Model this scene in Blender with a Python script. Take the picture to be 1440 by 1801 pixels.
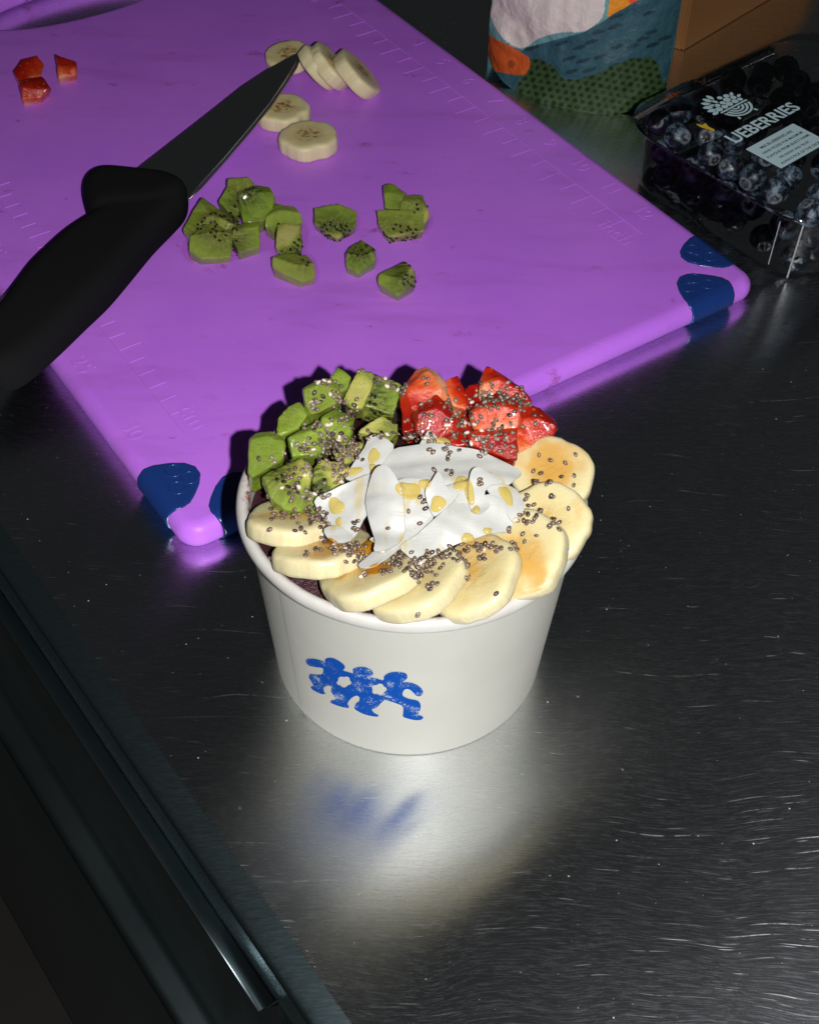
import bpy, bmesh, math, random
from mathutils import Vector, Matrix, noise
from mathutils.bvhtree import BVHTree
from mathutils.geometry import delaunay_2d_cdt

for o in list(bpy.data.objects):
    bpy.data.objects.remove(o, do_unlink=True)
SC = bpy.context.scene
COL = SC.collection
MM = 0.001
random.seed(7)

# ------------------------------------------------------------------ camera
# all layout numbers are millimetres; the bowl stands at the origin, z = 0 is the counter
FPX = 2393.7
PITCH, ROLL = math.radians(46.972), math.radians(1.5665)
CAM = Vector((-0.849, -314.078, 409.32))
FWD = Vector((0, math.cos(PITCH), -math.sin(PITCH)))
UP0 = Vector((0, math.sin(PITCH), math.cos(PITCH)))
RT0 = Vector((1, 0, 0))
RIGHT = RT0 * math.cos(ROLL) + UP0 * math.sin(ROLL)
UPV = UP0 * math.cos(ROLL) - RT0 * math.sin(ROLL)

cam = bpy.data.cameras.new('camera')
cam.sensor_fit = 'HORIZONTAL'
cam.sensor_width = 36
cam.lens = 36 * FPX / 1440
cam.clip_start = 0.01
cam.clip_end = 50
camo = bpy.data.objects.new('camera', cam)
COL.objects.link(camo)
m = Matrix((RIGHT, UPV, -FWD)).transposed().to_4x4()
m.translation = CAM * MM
camo.matrix_world = m
SC.camera = camo

# ------------------------------------------------------------------ light: the phone's flash, dim room
w = bpy.data.worlds.new('World')
SC.world = w
w.use_nodes = True
bg = w.node_tree.nodes['Background']
bg.inputs[0].default_value = (0.0120, 0.0131, 0.0134, 1)
bg.inputs[1].default_value = 1.0

fl = bpy.data.lights.new('flash', 'POINT')
fl.energy = 13.3
fl.color = (0.985, 0.975, 1.0)
fl.shadow_soft_size = 0.003
flo = bpy.data.objects.new('flash', fl)
flo.location = (CAM + RIGHT * 29 - UPV * 4) * MM
COL.objects.link(flo)

vs = SC.view_settings
vs.view_transform = 'Standard'
vs.look = 'None'
vs.exposure = 0
vs.gamma = 1
vs.use_curve_mapping = False

# ------------------------------------------------------------------ geometry helpers
def ray(px, py):
    return FWD + (RIGHT * (px - 720) - UPV * (py - 900.5)) / FPX

def at(px, py, z):
    d = ray(px, py)
    return CAM + d * ((z - CAM.z) / d.z)

def on_plane(px, py, P, n):
    d = ray(px, py)
    return CAM + d * ((P - CAM).dot(n) / d.dot(n))

def to_px(P):
    q = P - CAM
    z = q.dot(FWD)
    return 720 + FPX * q.dot(RIGHT) / z, 900.5 - FPX * q.dot(UPV) / z

def face_dir(px, py, mx, my, ratio):
    """unit normal of a face seen with that foreshortening, leaning (mx,my) in view"""
    v = -ray(px, py).normalized()
    l = math.hypot(mx, my) or 1
    s = RIGHT * (mx / l) + UPV * (my / l)
    s = (s - v * s.dot(v)).normalized()
    return (v * ratio + s * math.sqrt(max(0, 1 - ratio * ratio))).normalized()

def nz(p, s):
    return noise.noise(Vector(p) * s)

def finish(name, me, mat, parent, origin, smooth=True):
    if mat is not None:
        me.materials.append(mat)
    if smooth:
        me.polygons.foreach_set('use_smooth', [True] * len(me.polygons))
    o = bpy.data.objects.new(name, me)
    COL.objects.link(o)
    if parent is not None:
        o.parent = parent
        o.location = (origin - parent['_o']) * MM if '_o' in parent else origin * MM
    else:
        o.location = origin * MM
    return o

ORG = {}
def build(name, verts, faces, mat, parent=None, smooth=True, vec=None, origin=None):
    """verts are world millimetres; a top-level mesh gets its origin at its base"""
    verts = [Vector(v) for v in verts]
    if parent is not None:
        og = ORG[parent.name]
    elif origin is not None:
        og = Vector(origin)
    else:
        og = Vector((sum(v.x for v in verts) / len(verts), sum(v.y for v in verts) / len(verts), min(v.z for v in verts)))
    me = bpy.data.meshes.new(name)
    me.from_pydata([(v - og) * MM for v in verts], [], faces)
    me.update()
    if vec:
        for k, vals in vec.items():
            a = me.attributes.new(k, 'FLOAT_VECTOR', 'POINT')
            a.data.foreach_set('vector', [c for v in vals for c in v])
    me.materials.append(mat)
    if smooth:
        me.polygons.foreach_set('use_smooth', [True] * len(me.polygons))
    o = bpy.data.objects.new(name, me)
    COL.objects.link(o)
    if parent is not None:
        o.parent = parent
    else:
        o.location = og * MM
    ORG[o.name] = og
    return o

def empty(name, origin):
    o = bpy.data.objects.new(name, None)
    o.empty_display_size = 0.01
    COL.objects.link(o)
    o.location = Vector(origin) * MM
    ORG[o.name] = Vector(origin)
    return o

def tag(o, label=None, cat=None, group=None, kind=None):
    if label: o['label'] = label
    if cat: o['category'] = cat
    if group: o['group'] = group
    if kind: o['kind'] = kind
    return o

def inside(x, y, poly):
    c = False
    j = len(poly) - 1
    for i in range(len(poly)):
        xi, yi = poly[i][0], poly[i][1]
        xj, yj = poly[j][0], poly[j][1]
        if (yi > y) != (yj > y) and x < (xj - xi) * (y - yi) / (yj - yi) + xi:
            c = not c
        j = i
    return c

def smooth_poly(pts, n=4):
    out = []
    L = len(pts)
    for i in range(L):
        p0, p1, p2, p3 = [Vector(pts[(i + k) % L]) for k in (-1, 0, 1, 2)]
        for k in range(n):
            t = k / n
            out.append(0.5 * ((2 * p1) + (p2 - p0) * t + (2 * p0 - 5 * p1 + 4 * p2 - p3) * t * t + (3 * p1 - p0 - 3 * p2 + p3) * t ** 3))
    return [(v.x, v.y) for v in out]

def triangulate(poly, step=None, holes=(), lines=()):
    """2D points and triangles of a polygon with optional interior grid, holes and crease lines"""
    pts = [Vector(p) for p in poly]
    n = len(pts)
    edges = [(i, (i + 1) % n) for i in range(n)]
    for h in holes:
        b = len(pts)
        pts += [Vector(p) for p in h]
        edges += [(b + i, b + (i + 1) % len(h)) for i in range(len(h))]
    nl = len(pts)
    for l in lines:
        b = len(pts)
        pts += [Vector(p) for p in l]
        edges += [(b + i, b + i + 1) for i in range(len(l) - 1)]
    if step:
        xs = [p[0] for p in poly]; ys = [p[1] for p in poly]
        y = min(ys) + step * .5; row = 0
        while y < max(ys):
            x = min(xs) + step * (.5 + .5 * (row % 2))
            while x < max(xs):
                if inside(x, y, poly) and not any(inside(x, y, h) for h in holes):
                    if min((Vector((x, y)) - q).length for q in pts[:nl]) > step * .45:
                        pts.append(Vector((x, y)))
                x += step
            y += step * .87; row += 1
    v, e, f, ov, oe, of = delaunay_2d_cdt(pts, edges, [], 0, 1e-4)
    res = []
    for t in f:
        cx = sum(v[i][0] for i in t) / 3; cy = sum(v[i][1] for i in t) / 3
        if inside(cx, cy, poly) and not any(inside(cx, cy, h) for h in holes):
            res.append(list(t))
    return v, res, ov

def remesh(verts, faces, voxel, smooth=3, factor=.5):
    me = bpy.data.meshes.new('tmp')
    me.from_pydata(verts, [], faces)
    bm = bmesh.new(); bm.from_mesh(me)
    bmesh.ops.remove_doubles(bm, verts=bm.verts, dist=1e-4)
    bmesh.ops.recalc_face_normals(bm, faces=bm.faces)
    bm.to_mesh(me); bm.free()
    o = bpy.data.objects.new('tmp', me)
    COL.objects.link(o)
    r = o.modifiers.new('r', 'REMESH'); r.mode = 'VOXEL'; r.voxel_size = voxel
    if smooth:
        s = o.modifiers.new('s', 'SMOOTH'); s.iterations = smooth; s.factor = factor
    dg = bpy.context.evaluated_depsgraph_get()
    ev = o.evaluated_get(dg)
    m2 = ev.to_mesh()
    V = [v.co.copy() for v in m2.vertices]
    N = [v.normal.copy() for v in m2.vertices]
    F = [tuple(p.vertices) for p in m2.polygons]
    ev.to_mesh_clear()
    bpy.data.objects.remove(o, do_unlink=True)
    bpy.data.meshes.remove(me)
    return V, N, F

# everything that seeds may lie on
TOP_V, TOP_F = [], []
def register(V, F):
    b = len(TOP_V)
    TOP_V.extend(V)
    TOP_F.extend([tuple(i + b for i in f) for f in F])

# ------------------------------------------------------------------ material helpers
class NT:
    def __init__(s, name):
        s.m = bpy.data.materials.new(name); s.m.use_nodes = True
        s.t = s.m.node_tree; s.n = s.t.nodes; s.l = s.t.links
        s.b = s.n['Principled BSDF']; s.out = s.n['Material Output']
    def new(s, t, **k):
        x = s.n.new(t)
        for a, b in k.items(): setattr(x, a, b)
        return x
    def put(s, sock, v):
        if isinstance(v, bpy.types.NodeSocket): s.l.new(v, sock)
        elif isinstance(v, (tuple, list)) and len(v) == 3 and sock.type == 'RGBA': sock.default_value = (*v, 1)
        else: sock.default_value = v
    def set(s, **k):
        for a, v in k.items(): s.put(s.b.inputs[a.replace('_', ' ')], v)
    def math(s, op, a, b=None, c=None, clamp=False):
        x = s.new('ShaderNodeMath', operation=op, use_clamp=clamp)
        s.put(x.inputs[0], a)
        if b is not None: s.put(x.inputs[1], b)
        if c is not None: s.put(x.inputs[2], c)
        return x.outputs[0]
    def vmath(s, op, a, b=None, scale=None):
        x = s.new('ShaderNodeVectorMath', operation=op)
        s.put(x.inputs[0], a)
        if b is not None: s.put(x.inputs[1], b)
        if scale is not None: s.put(x.inputs['Scale'], scale)
        return x.outputs['Value'] if op in ('LENGTH', 'DOT_PRODUCT') else x.outputs[0]
    def mix(s, f, a, b):
        x = s.new('ShaderNodeMix', data_type='RGBA')
        s.put(x.inputs[0], f); s.put(x.inputs[6], a); s.put(x.inputs[7], b)
        return x.outputs[2]
    def mixf(s, f, a, b):
        x = s.new('ShaderNodeMix', data_type='FLOAT')
        s.put(x.inputs[0], f); s.put(x.inputs[2], a); s.put(x.inputs[3], b)
        return x.outputs[0]
    def ramp(s, f, stops, mode='LINEAR'):
        x = s.new('ShaderNodeValToRGB')
        x.color_ramp.interpolation = mode
        e = x.color_ramp.elements
        while len(e) < len(stops): e.new(0.5)
        for i, (p, c) in enumerate(stops):
            e[i].position = p
            e[i].color = (*c, 1) if isinstance(c, (tuple, list)) else (c, c, c, 1)
        s.put(x.inputs[0], f)
        return x.outputs[0]
    def smooth(s, v, a, b, o0=0., o1=1.):
        x = s.new('ShaderNodeMapRange', interpolation_type='SMOOTHSTEP')
        s.put(x.inputs[0], v); x.inputs[1].default_value = a; x.inputs[2].default_value = b
        x.inputs[3].default_value = o0; x.inputs[4].default_value = o1
        return x.outputs[0]
    def noise(s, vec, scale, detail=3, rough=.5, dist=0):
        x = s.new('ShaderNodeTexNoise')
        s.put(x.inputs['Vector'], vec); x.inputs['Scale'].default_value = scale
        x.inputs['Detail'].default_value = detail; x.inputs['Roughness'].default_value = rough
        x.inputs['Distortion'].default_value = dist
        return x.outputs[0]
    def voro(s, vec, scale=1, feature='F1', rnd=1):
        x = s.new('ShaderNodeTexVoronoi', feature=feature)
        s.put(x.inputs['Vector'], vec); x.inputs['Scale'].default_value = scale
        x.inputs['Randomness'].default_value = rnd
        return x
    def mapping(s, vec, loc=(0, 0, 0), rot=(0, 0, 0), scale=(1, 1, 1)):
        x = s.new('ShaderNodeMapping')
        s.put(x.inputs[0], vec); x.inputs[1].default_value = loc
        x.inputs[2].default_value = rot; x.inputs[3].default_value = scale
        return x.outputs[0]
    def pos(s):      # world position in millimetres
        return s.vmath('SCALE', s.new('ShaderNodeNewGeometry').outputs['Position'], scale=1000.0)
    def obj(s):
        return s.vmath('SCALE', s.new('ShaderNodeTexCoord').outputs['Object'], scale=1000.0)
    def attr(s, name):
        return s.new('ShaderNodeAttribute', attribute_name=name).outputs['Vector']
    def attrc(s, name):
        return s.new('ShaderNodeAttribute', attribute_name=name).outputs['Color']
    def sep(s, v):
        x = s.new('ShaderNodeSeparateXYZ'); s.put(x.inputs[0], v); return x.outputs
    def comb(s, x, y, z):
        c = s.new('ShaderNodeCombineXYZ')
        for i, v in enumerate((x, y, z)): s.put(c.inputs[i], v)
        return c.outputs[0]
    def bump(s, h, strength=.2, dist=.001):
        x = s.new('ShaderNodeBump'); s.put(x.inputs['Height'], h)
        x.inputs['Strength'].default_value = strength; x.inputs['Distance'].default_value = dist
        s.l.new(x.outputs[0], s.b.inputs['Normal'])
        return x.outputs[0]
    def rnd(s):
        return s.new('ShaderNodeObjectInfo').outputs['Random']

def plain(name, col, rough=.5, metal=0, spec=.5, sss=0, sssr=.003):
    t = NT(name)
    t.set(Base_Color=col, Roughness=rough, Metallic=metal)
    t.b.inputs['Specular IOR Level'].default_value = spec
    if sss:
        t.b.inputs['Subsurface Weight'].default_value = sss
        t.b.inputs['Subsurface Scale'].default_value = sssr
        t.b.inputs['Subsurface Radius'].default_value = (1, .6, .4)
    return t

def with_sss(t, w, r, rad=(1, .6, .35)):
    t.b.inputs['Subsurface Weight'].default_value = w
    t.b.inputs['Subsurface Scale'].default_value = r
    t.b.inputs['Subsurface Radius'].default_value = rad

# --- brushed, scratched, dusty stainless steel
EDGE_A = math.atan2(-77.4, 58.4)
EO_X, EO_Y = math.cos(EDGE_A - math.pi / 2), math.sin(EDGE_A - math.pi / 2)
def steel_material(name, worn):
    t = NT(name)
    p = t.pos()
    warp = t.new('ShaderNodeTexNoise'); t.put(warp.inputs['Vector'], p)
    warp.inputs['Scale'].default_value = .012; warp.inputs['Detail'].default_value = 2
    wv = t.vmath('SCALE', t.vmath('SUBTRACT', warp.outputs['Color'], (.5, .5, .5)), scale=26.0)
    pw = t.vmath('ADD', p, wv)
    grain = t.noise(t.mapping(p, rot=(0, 0, -EDGE_A), scale=(.025, 2.6, 1)), 1, 4, .6)
    cloud = t.noise(p, .02, 4, .6)
    fine = t.noise(p, 1.4, 3, .7)
    rough = t.math('ADD', t.math('MULTIPLY_ADD', grain, .09, .12), t.math('MULTIPLY', cloud, .10))
    rough = t.math('ADD', rough, t.math('MULTIPLY', fine, .03))
    base = t.mix(t.smooth(cloud, .3, .7), (.74, .765, .765), (.84, .845, .83))
    def scratch(angle, lx, ly, rad, keep, off, src):
        v = t.voro(t.mapping(src, loc=(off, off * 1.7, 0), rot=(0, 0, -angle), scale=(1 / lx, 1 / ly, 0)), 1)
        d = t.smooth(v.outputs['Distance'], rad * .35, rad, 1, 0)
        cs = t.sep(v.outputs['Color'])
        g = t.math('GREATER_THAN', cs[0], 1 - keep)
        return t.math('MULTIPLY', t.math('MULTIPLY', d, g), t.math('MULTIPLY_ADD', cs[1], .8, .2))
    masks = [scratch(math.radians(-11), 260, 3.4, .085, .80, 3.1, pw),
             scratch(math.radians(-16), 84, 2.0, .105, .62, 13.7, pw),
             scratch(math.radians(3), 110, 2.4, .095, .60, 31.0, pw),
             scratch(math.radians(-8), 26, 1.35, .14, .34, 7.9, pw),
             scratch(math.radians(34), 60, 4.0, .06, .45, 83.0, pw)]
    dense = [scratch(math.radians(-13), 60, 1.5, .15, .95, 101., pw), scratch(math.radians(-3), 90, 1.9, .13, .95, 127., pw), scratch(math.radians(-24), 40, 1.3, .14, .75, 151., pw)]
    # nicks where the top folds over at the edge
    xyz = t.sep(p)
    bd = t.math('ADD', t.math('MULTIPLY', t.math('ADD', xyz[0], 72.3), EO_X), t.math('MULTIPLY', t.math('ADD', xyz[1], 68.1), EO_Y))
    near = t.math('MULTIPLY', t.smooth(bd, -9, -1.5), t.smooth(bd, .4, 1.2, 1, 0))
    nick = t.math('MULTIPLY', scratch(math.radians(12), 22, .9, .17, .55, 5.5, p), near)
    # wear is uneven: thick in some areas, nearly none in others
    zone = t.smooth(t.noise(p, .011, 2, .5), .34, .58, .55, 1)
    sm = masks[0]
    for k in masks[1:]: sm = t.math('MAXIMUM', sm, k)
    wz = t.math('MULTIPLY', t.smooth(t.math('SUBTRACT', xyz[1], t.math('MULTIPLY', xyz[0], .55)), -60, -175), t.smooth(t.noise(p, .03, 2), .40, .58))
    for k in dense: sm = t.math('MAXIMUM', sm, t.math('MULTIPLY', k, wz))
    brk = t.smooth(t.noise(p, .22, 2, .6), .32, .56)
    sm = t.math('MULTIPLY', t.math('MULTIPLY', sm, brk), t.math('MULTIPLY', zone, worn))
    sm = t.math('MAXIMUM', sm, t.math('MULTIPLY', nick, worn))
    # the haze of countless hairline scratches
    hair = t.smooth(t.noise(t.mapping(pw, rot=(0, 0, .2), scale=(.10, 2.4, 1)), 1, 5, .8), .45, .70, .08, .62)
    # dust and dried specks
    vd = t.voro(t.vmath('MULTIPLY', p, (1, 1, .2)), .36)
    cd = t.sep(vd.outputs['Color'])
    rad = t.math('MULTIPLY_ADD', t.math('POWER', cd[1], 5), .085, .038)
    dust = t.math('MULTIPLY', t.math('LESS_THAN', vd.outputs['Distance'], rad), t.math('GREATER_THAN', cd[0], .40))
    dust = t.math('MULTIPLY', dust, t.math('MULTIPLY_ADD', cd[2], .7, .3))
    t.set(Base_Color=base, Metallic=1.0, Roughness=rough, Anisotropic=.90)
    tv = t.new('ShaderNodeCombineXYZ')
    for k_, c_ in enumerate((math.cos(EDGE_A + math.pi / 2), math.sin(EDGE_A + math.pi / 2), 0)): tv.inputs[k_].default_value = c_
    t.l.new(tv.outputs[0], t.b.inputs['Tangent'])      # light smears across the brushing
    h = t.math('MULTIPLY_ADD', grain, .5, t.math('MULTIPLY', fine, .25))
    nb = t.bump(h, .055, .0004)
    b2 = t.new('ShaderNodeBsdfPrincipled')
    b2.inputs['Base Color'].default_value = (.93, .95, .97, 1)
    b2.inputs['Metallic'].default_value = 1; b2.inputs['Roughness'].default_value = .56
    b2.inputs['Anisotropic'].default_value = .6; t.l.new(tv.outputs[0], b2.inputs['Tangent'])
    b4 = t.new('ShaderNodeBsdfPrincipled')
    b4.inputs['Base Color'].default_value = (.78, .83, .88, 1); b4.inputs['Metallic'].default_value = 1; b4.inputs['Roughness'].default_value = .37
    b4.inputs['Anisotropic'].default_value = .7; t.l.new(tv.outputs[0], b4.inputs['Tangent'])
    mh = t.new('ShaderNodeMixShader'); t.put(mh.inputs[0], hair)
    t.l.new(t.b.outputs[0], mh.inputs[1]); t.l.new(b4.outputs[0], mh.inputs[2])
    mx = t.new('ShaderNodeMixShader'); t.put(mx.inputs[0], sm)
    t.l.new(mh.outputs[0], mx.inputs[1]); t.l.new(b2.outputs[0], mx.inputs[2])
    b3 = t.new('ShaderNodeBsdfDiffuse'); b3.inputs[0].default_value = (.42, .42, .40, 1)
    m2 = t.new('ShaderNodeMixShader'); t.put(m2.inputs[0], dust)
    t.l.new(mx.outputs[0], m2.inputs[1]); t.l.new(b3.outputs[0], m2.inputs[2])
    t.l.new(m2.outputs[0], t.out.inputs[0])
    return t.m
M_STEEL = steel_material('scratched_steel', 1.0)
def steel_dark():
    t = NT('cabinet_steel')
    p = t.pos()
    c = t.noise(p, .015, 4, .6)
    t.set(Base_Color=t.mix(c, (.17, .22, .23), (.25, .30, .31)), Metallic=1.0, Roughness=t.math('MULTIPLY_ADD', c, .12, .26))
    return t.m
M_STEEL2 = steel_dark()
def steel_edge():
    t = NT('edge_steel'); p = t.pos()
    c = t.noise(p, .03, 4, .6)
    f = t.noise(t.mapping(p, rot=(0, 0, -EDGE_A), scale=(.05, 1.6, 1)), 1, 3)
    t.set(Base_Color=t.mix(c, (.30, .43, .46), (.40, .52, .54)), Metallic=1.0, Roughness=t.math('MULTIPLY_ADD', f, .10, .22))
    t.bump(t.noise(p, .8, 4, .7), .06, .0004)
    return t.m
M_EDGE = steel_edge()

# --- purple cutting board
def board_material():
    t = NT('purple_plastic')
    p = t.obj()
    jig = t.vmath('ADD', p, t.vmath('SCALE', t.comb(t.noise(p, .25, 3), t.noise(t.vmath('ADD', p, (40, 9, 0)), .25, 3), 0.), scale=8.0))
    def blot(sx, sy, rot, off, keep, r0, r1):
        st = t.voro(t.mapping(jig, loc=(off, off * .6, 0), rot=(0, 0, rot), scale=(1 / sx, 1 / sy, 0)), 1)
        cs = t.sep(st.outputs['Color'])
        rad = t.math('MULTIPLY_ADD', t.math('POWER', cs[1], 3), r1, r0)
        edge = t.math('SUBTRACT', 1.0, t.math('DIVIDE', st.outputs['Distance'], rad), clamp=True)
        return t.math('MULTIPLY', t.math('MULTIPLY', t.math('GREATER_THAN', cs[0], 1 - keep), t.smooth(edge, 0, .95)), t.math('MULTIPLY_ADD', cs[2], .75, .25))
    where = t.smooth(t.noise(p, .016, 2, .5), .34, .52)
    spot = t.math('MAXIMUM', blot(22, 9, .9, 3., .60, .10, .36), blot(13, 5.5, .35, 11., .45, .08, .34))
    spot = t.math('MULTIPLY', spot, t.math('MULTIPLY', where, t.math('MULTIPLY', t.smooth(t.noise(p, .6, 3), .30, .6), .85)))
    film = t.math('MULTIPLY', t.smooth(t.noise(t.mapping(p, rot=(0, 0, .8), scale=(.012, .06, .02)), 1, 5, .65), .50, .72), .38)
    col = t.mix(t.smooth(t.noise(p, .02, 3), .3, .7), (.60, .188, .94), (.645, .21, .97))
    col = t.mix(film, col, (.46, .13, .60))
    col = t.mix(spot, col, (.33, .06, .27))
    # knife cuts
    def cuts(a, lx, ly, off):
        v = t.voro(t.mapping(p, loc=(off, off, 0), rot=(0, 0, a), scale=(1 / lx, 1 / ly, 0)), 1)
        return t.math('MULTIPLY', t.smooth(v.outputs['Distance'], .02, .06, 1, 0), t.math('GREATER_THAN', t.sep(v.outputs['Color'])[0], .55))
    c = t.math('MAXIMUM', cuts(.5, 120, 4, 2.), t.math('MAXIMUM', cuts(.75, 180, 5, 9.), cuts(1.9, 130, 6, 21.)))
    c = t.math('MULTIPLY', c, t.smooth(t.noise(p, .014, 2), .40, .55))
    h = t.math('ADD', t.math('MULTIPLY', t.noise(p, 1.1, 3, .6), .5), t.math('MULTIPLY', c, -1.2))
    t.set(Base_Color=t.mix(t.math('MULTIPLY', c, .35), col, (.72, .36, .95)), Roughness=t.mixf(spot, .42, .25))
    t.b.inputs['Specular IOR Level'].default_value = .32
    with_sss(t, .25, .003, (.8, .5, 1))
    t.bump(h, .18, .0002)
    return t.m
M_BOARD = board_material()
_t = plain('blue_rubber', (.012, .042, .20), .22, spec=.5)
_t.bump(_t.noise(_t.obj(), .6, 3), .08, .0005)
M_GRIP = _t.m

# --- knife
_t = plain('knife_handle_black', (.0105, .0108, .0112), .8, spec=.04)
_t.bump(_t.noise(_t.obj(), 2.0, 3, .7), .15, .0003)
M_HANDLE = _t.m
_t = NT('knife_steel'); _p = _t.obj()
_t.set(Base_Color=(.82, .83, .83), Metallic=1.0, Roughness=_t.math('MULTIPLY_ADD', _t.noise(_t.mapping(_p, rot=(0, 0, -.9), scale=(.02, 1.2, 1)), 1, 4), .08, .14))
M_BLADE = _t.m
M_BLADE_EDGE = plain('knife_ground_edge', (.55, .52, .52), .38, 1).m

# --- paper bowl
def paper():
    t = NT('white_paper'); p = t.pos()
    f = t.noise(p, 1.1, 4, .7)
    col = t.mix(t.smooth(t.noise(p, .035, 3), .3, .7), (.495, .49, .425), (.525, .518, .45))
    t.set(Base_Color=col, Roughness=t.math('MULTIPLY_ADD', f, .18, .38))
    t.b.inputs['Specular IOR Level'].default_value = .4
    t.bump(t.math('ADD', f, t.math('MULTIPLY', t.noise(p, .12, 2), 2.2)), .10, .0004)
    return t.m
M_PAPER = paper()
def rim_paper():
    t = NT('stained_rim_paper'); p = t.pos()
    f = t.noise(p, .9, 4, .7)
    xyz = t.sep(p)
    left = t.smooth(xyz[0], -20, -52)
    ins = t.smooth(t.math('SQRT', t.math('ADD', t.math('MULTIPLY', xyz[0], xyz[0]), t.math('MULTIPLY', xyz[1], xyz[1]))), 57.4, 54.6)
    st = t.math('MULTIPLY', t.smooth(t.noise(p, .22, 4, .65), .46, .60), t.mixf(left, .45, 1.0))
    st = t.math('MULTIPLY', st, ins)
    haze = t.math('MULTIPLY', t.smooth(t.noise(p, .09, 3), .42, .7), .35)
    col = t.mix(haze, (.53, .525, .475), (.49, .41, .38))
    t.set(Base_Color=t.mix(st, col, (.30, .05, .045)), Roughness=.42)
    t.bump(t.math('ADD', f, t.math('MULTIPLY', t.noise(p, .2, 2), 2.0)), .16, .0004)
    return t.m
M_RIM = rim_paper()
def stamp():
    t = NT('blue_stamp_ink'); p = t.pos()
    w_ = t.smooth(t.math('MULTIPLY_ADD', t.noise(p, 1.6, 5, .75), .7, t.math('MULTIPLY', t.noise(p, .22, 3), .45)), .63, .70)
    t.set(Base_Color=t.mix(w_, (.001, .070, .37), (.42, .50, .55)), Roughness=.8)
    t.b.inputs['Specular IOR Level'].default_value = .08
    return t.m
M_STAMP = stamp()
_t = NT('acai_puree'); _p = _t.pos()
_t.set(Base_Color=_t.mix(_t.noise(_p, .5, 4), (.030, .008, .012), (.060, .016, .022)), Roughness=.28)
_t.bump(_t.noise(_p, .55, 5, .7), .6, .0016)
M_ACAI = _t.m

# --- fruit
def kiwi_material():
    t = NT('kiwi_flesh')
    v = t.attr('fruit')
    x, y, z = t.sep(v)
    r = t.math('SQRT', t.math('ADD', t.math('MULTIPLY', x, x), t.math('MULTIPLY', y, y)))
    rr = t.math('MAXIMUM', r, .3)
    dirv = t.comb(t.math('DIVIDE', x, rr), t.math('DIVIDE', y, rr), t.math('MULTIPLY', z, .09))
    streak = t.noise(dirv, 9, 3, .6)
    wob = t.math('MULTIPLY', t.math('SUBTRACT', t.noise(v, .35, 3), .5), 3.2)
    q = t.math('DIVIDE', t.math('ADD', r, wob), 22.0)
    base = t.ramp(q, [(0, (.56, .52, .17)), (.17, (.52, .48, .12)), (.24, (.32, .36, .05)), (.31, (.085, .11, .014)),
                      (.50, (.085, .12, .010)), (.66, (.165, .255, .018)), (.90, (.25, .365, .024)), (1.0, (.18, .26, .022))])
    ray_ = t.math('MULTIPLY', t.smooth(streak, .48, .62), t.ramp(q, [(0, 0.), (.18, 0.), (.26, .7), (.5, .6), (.75, .22), (1, .1)]))
    col = t.mix(ray_, base, (.33, .38, .06))
    dk = t.math('MULTIPLY', t.smooth(streak, .46, .36), t.ramp(q, [(0, 0.), (.2, 0.), (.3, .95), (.52, .8), (.7, .2), (1, .1)]))
    col = t.mix(dk, col, (.035, .05, .008))
    mott = t.noise(t.obj(), .6, 4, .6)
    col = t.mix(t.math('MULTIPLY', t.smooth(mott, .45, .75), .30), col, (.30, .39, .05))
    col = t.mix(t.math('MULTIPLY', t.math('POWER', t.rnd(), 2.0), .42), col, (.42, .43, .075))
    t.set(Base_Color=col, Roughness=t.math('MULTIPLY_ADD', t.noise(t.obj(), .8, 3), .22, .05))
    t.b.inputs['Specular IOR Level'].default_value = .6
    with_sss(t, .35, .0016, (.6, 1, .25))
    t.b.inputs['Coat Weight'].default_value = .7; t.b.inputs['Coat Roughness'].default_value = .06
    t.bump(t.math('ADD', t.noise(t.obj(), 1.3, 5, .75), t.math('MULTIPLY', streak, .5)), .75, .0010)
    return t.m
M_KIWI = kiwi_material()
M_KSEED = plain('kiwi_seed_black', (.012, .009, .007), .22).m

def strawberry_material():
    t = NT('strawberry_flesh')
    v = t.attr('fruit')           # x: core -> skin, y,z across
    x, y, z = t.sep(v)
    st = t.noise(t.comb(t.math('MULTIPLY', x, .25), t.math('MULTIPLY', y, 5.5), t.math('MULTIPLY', z, 5.5)), 1.0, 3, .6)
    big = t.noise(v, 1.2, 2)
    q = t.math('ADD', x, t.math('MULTIPLY', t.math('SUBTRACT', big, .5), 1.3))
    q = t.math('MULTIPLY_ADD', q, .5, .5)
    base = t.ramp(q, [(0, (.74, .40, .24)), (.18, (.68, .20, .07)), (.38, (.58, .070, .014)), (.64, (.46, .018, .004)), (.86, (.31, .006, .003)), (1, (.24, .005, .003))])
    k = t.math('MULTIPLY', t.smooth(st, .50, .68), t.ramp(q, [(0, .7), (.45, .35), (.7, .05), (1, 0.)]))
    col = t.mix(k, base, (.74, .26, .12))
    p = t.obj()
    vs_ = t.voro(p, .38)
    pit = t.math('MULTIPLY', t.smooth(vs_.outputs['Distance'], .10, .26, 1, 0), t.smooth(q, .70, .85))
    col = t.mix(t.math('MULTIPLY', pit, .55), col, (.62, .34, .06))
    t.set(Base_Color=col, Roughness=t.math('MULTIPLY_ADD', t.noise(p, .9, 3), .22, .06))
    with_sss(t, .20, .0012, (1, .2, .1))
    t.b.inputs['Coat Weight'].default_value = .7; t.b.inputs['Coat Roughness'].default_value = .06
    t.bump(t.math('ADD', t.math('ADD', t.noise(p, .9, 5, .65), t.math('MULTIPLY', st, .6)), t.math('MULTIPLY', pit, -.8)), .45, .0009)
    return t.m
M_BERRY = strawberry_material()

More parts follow.
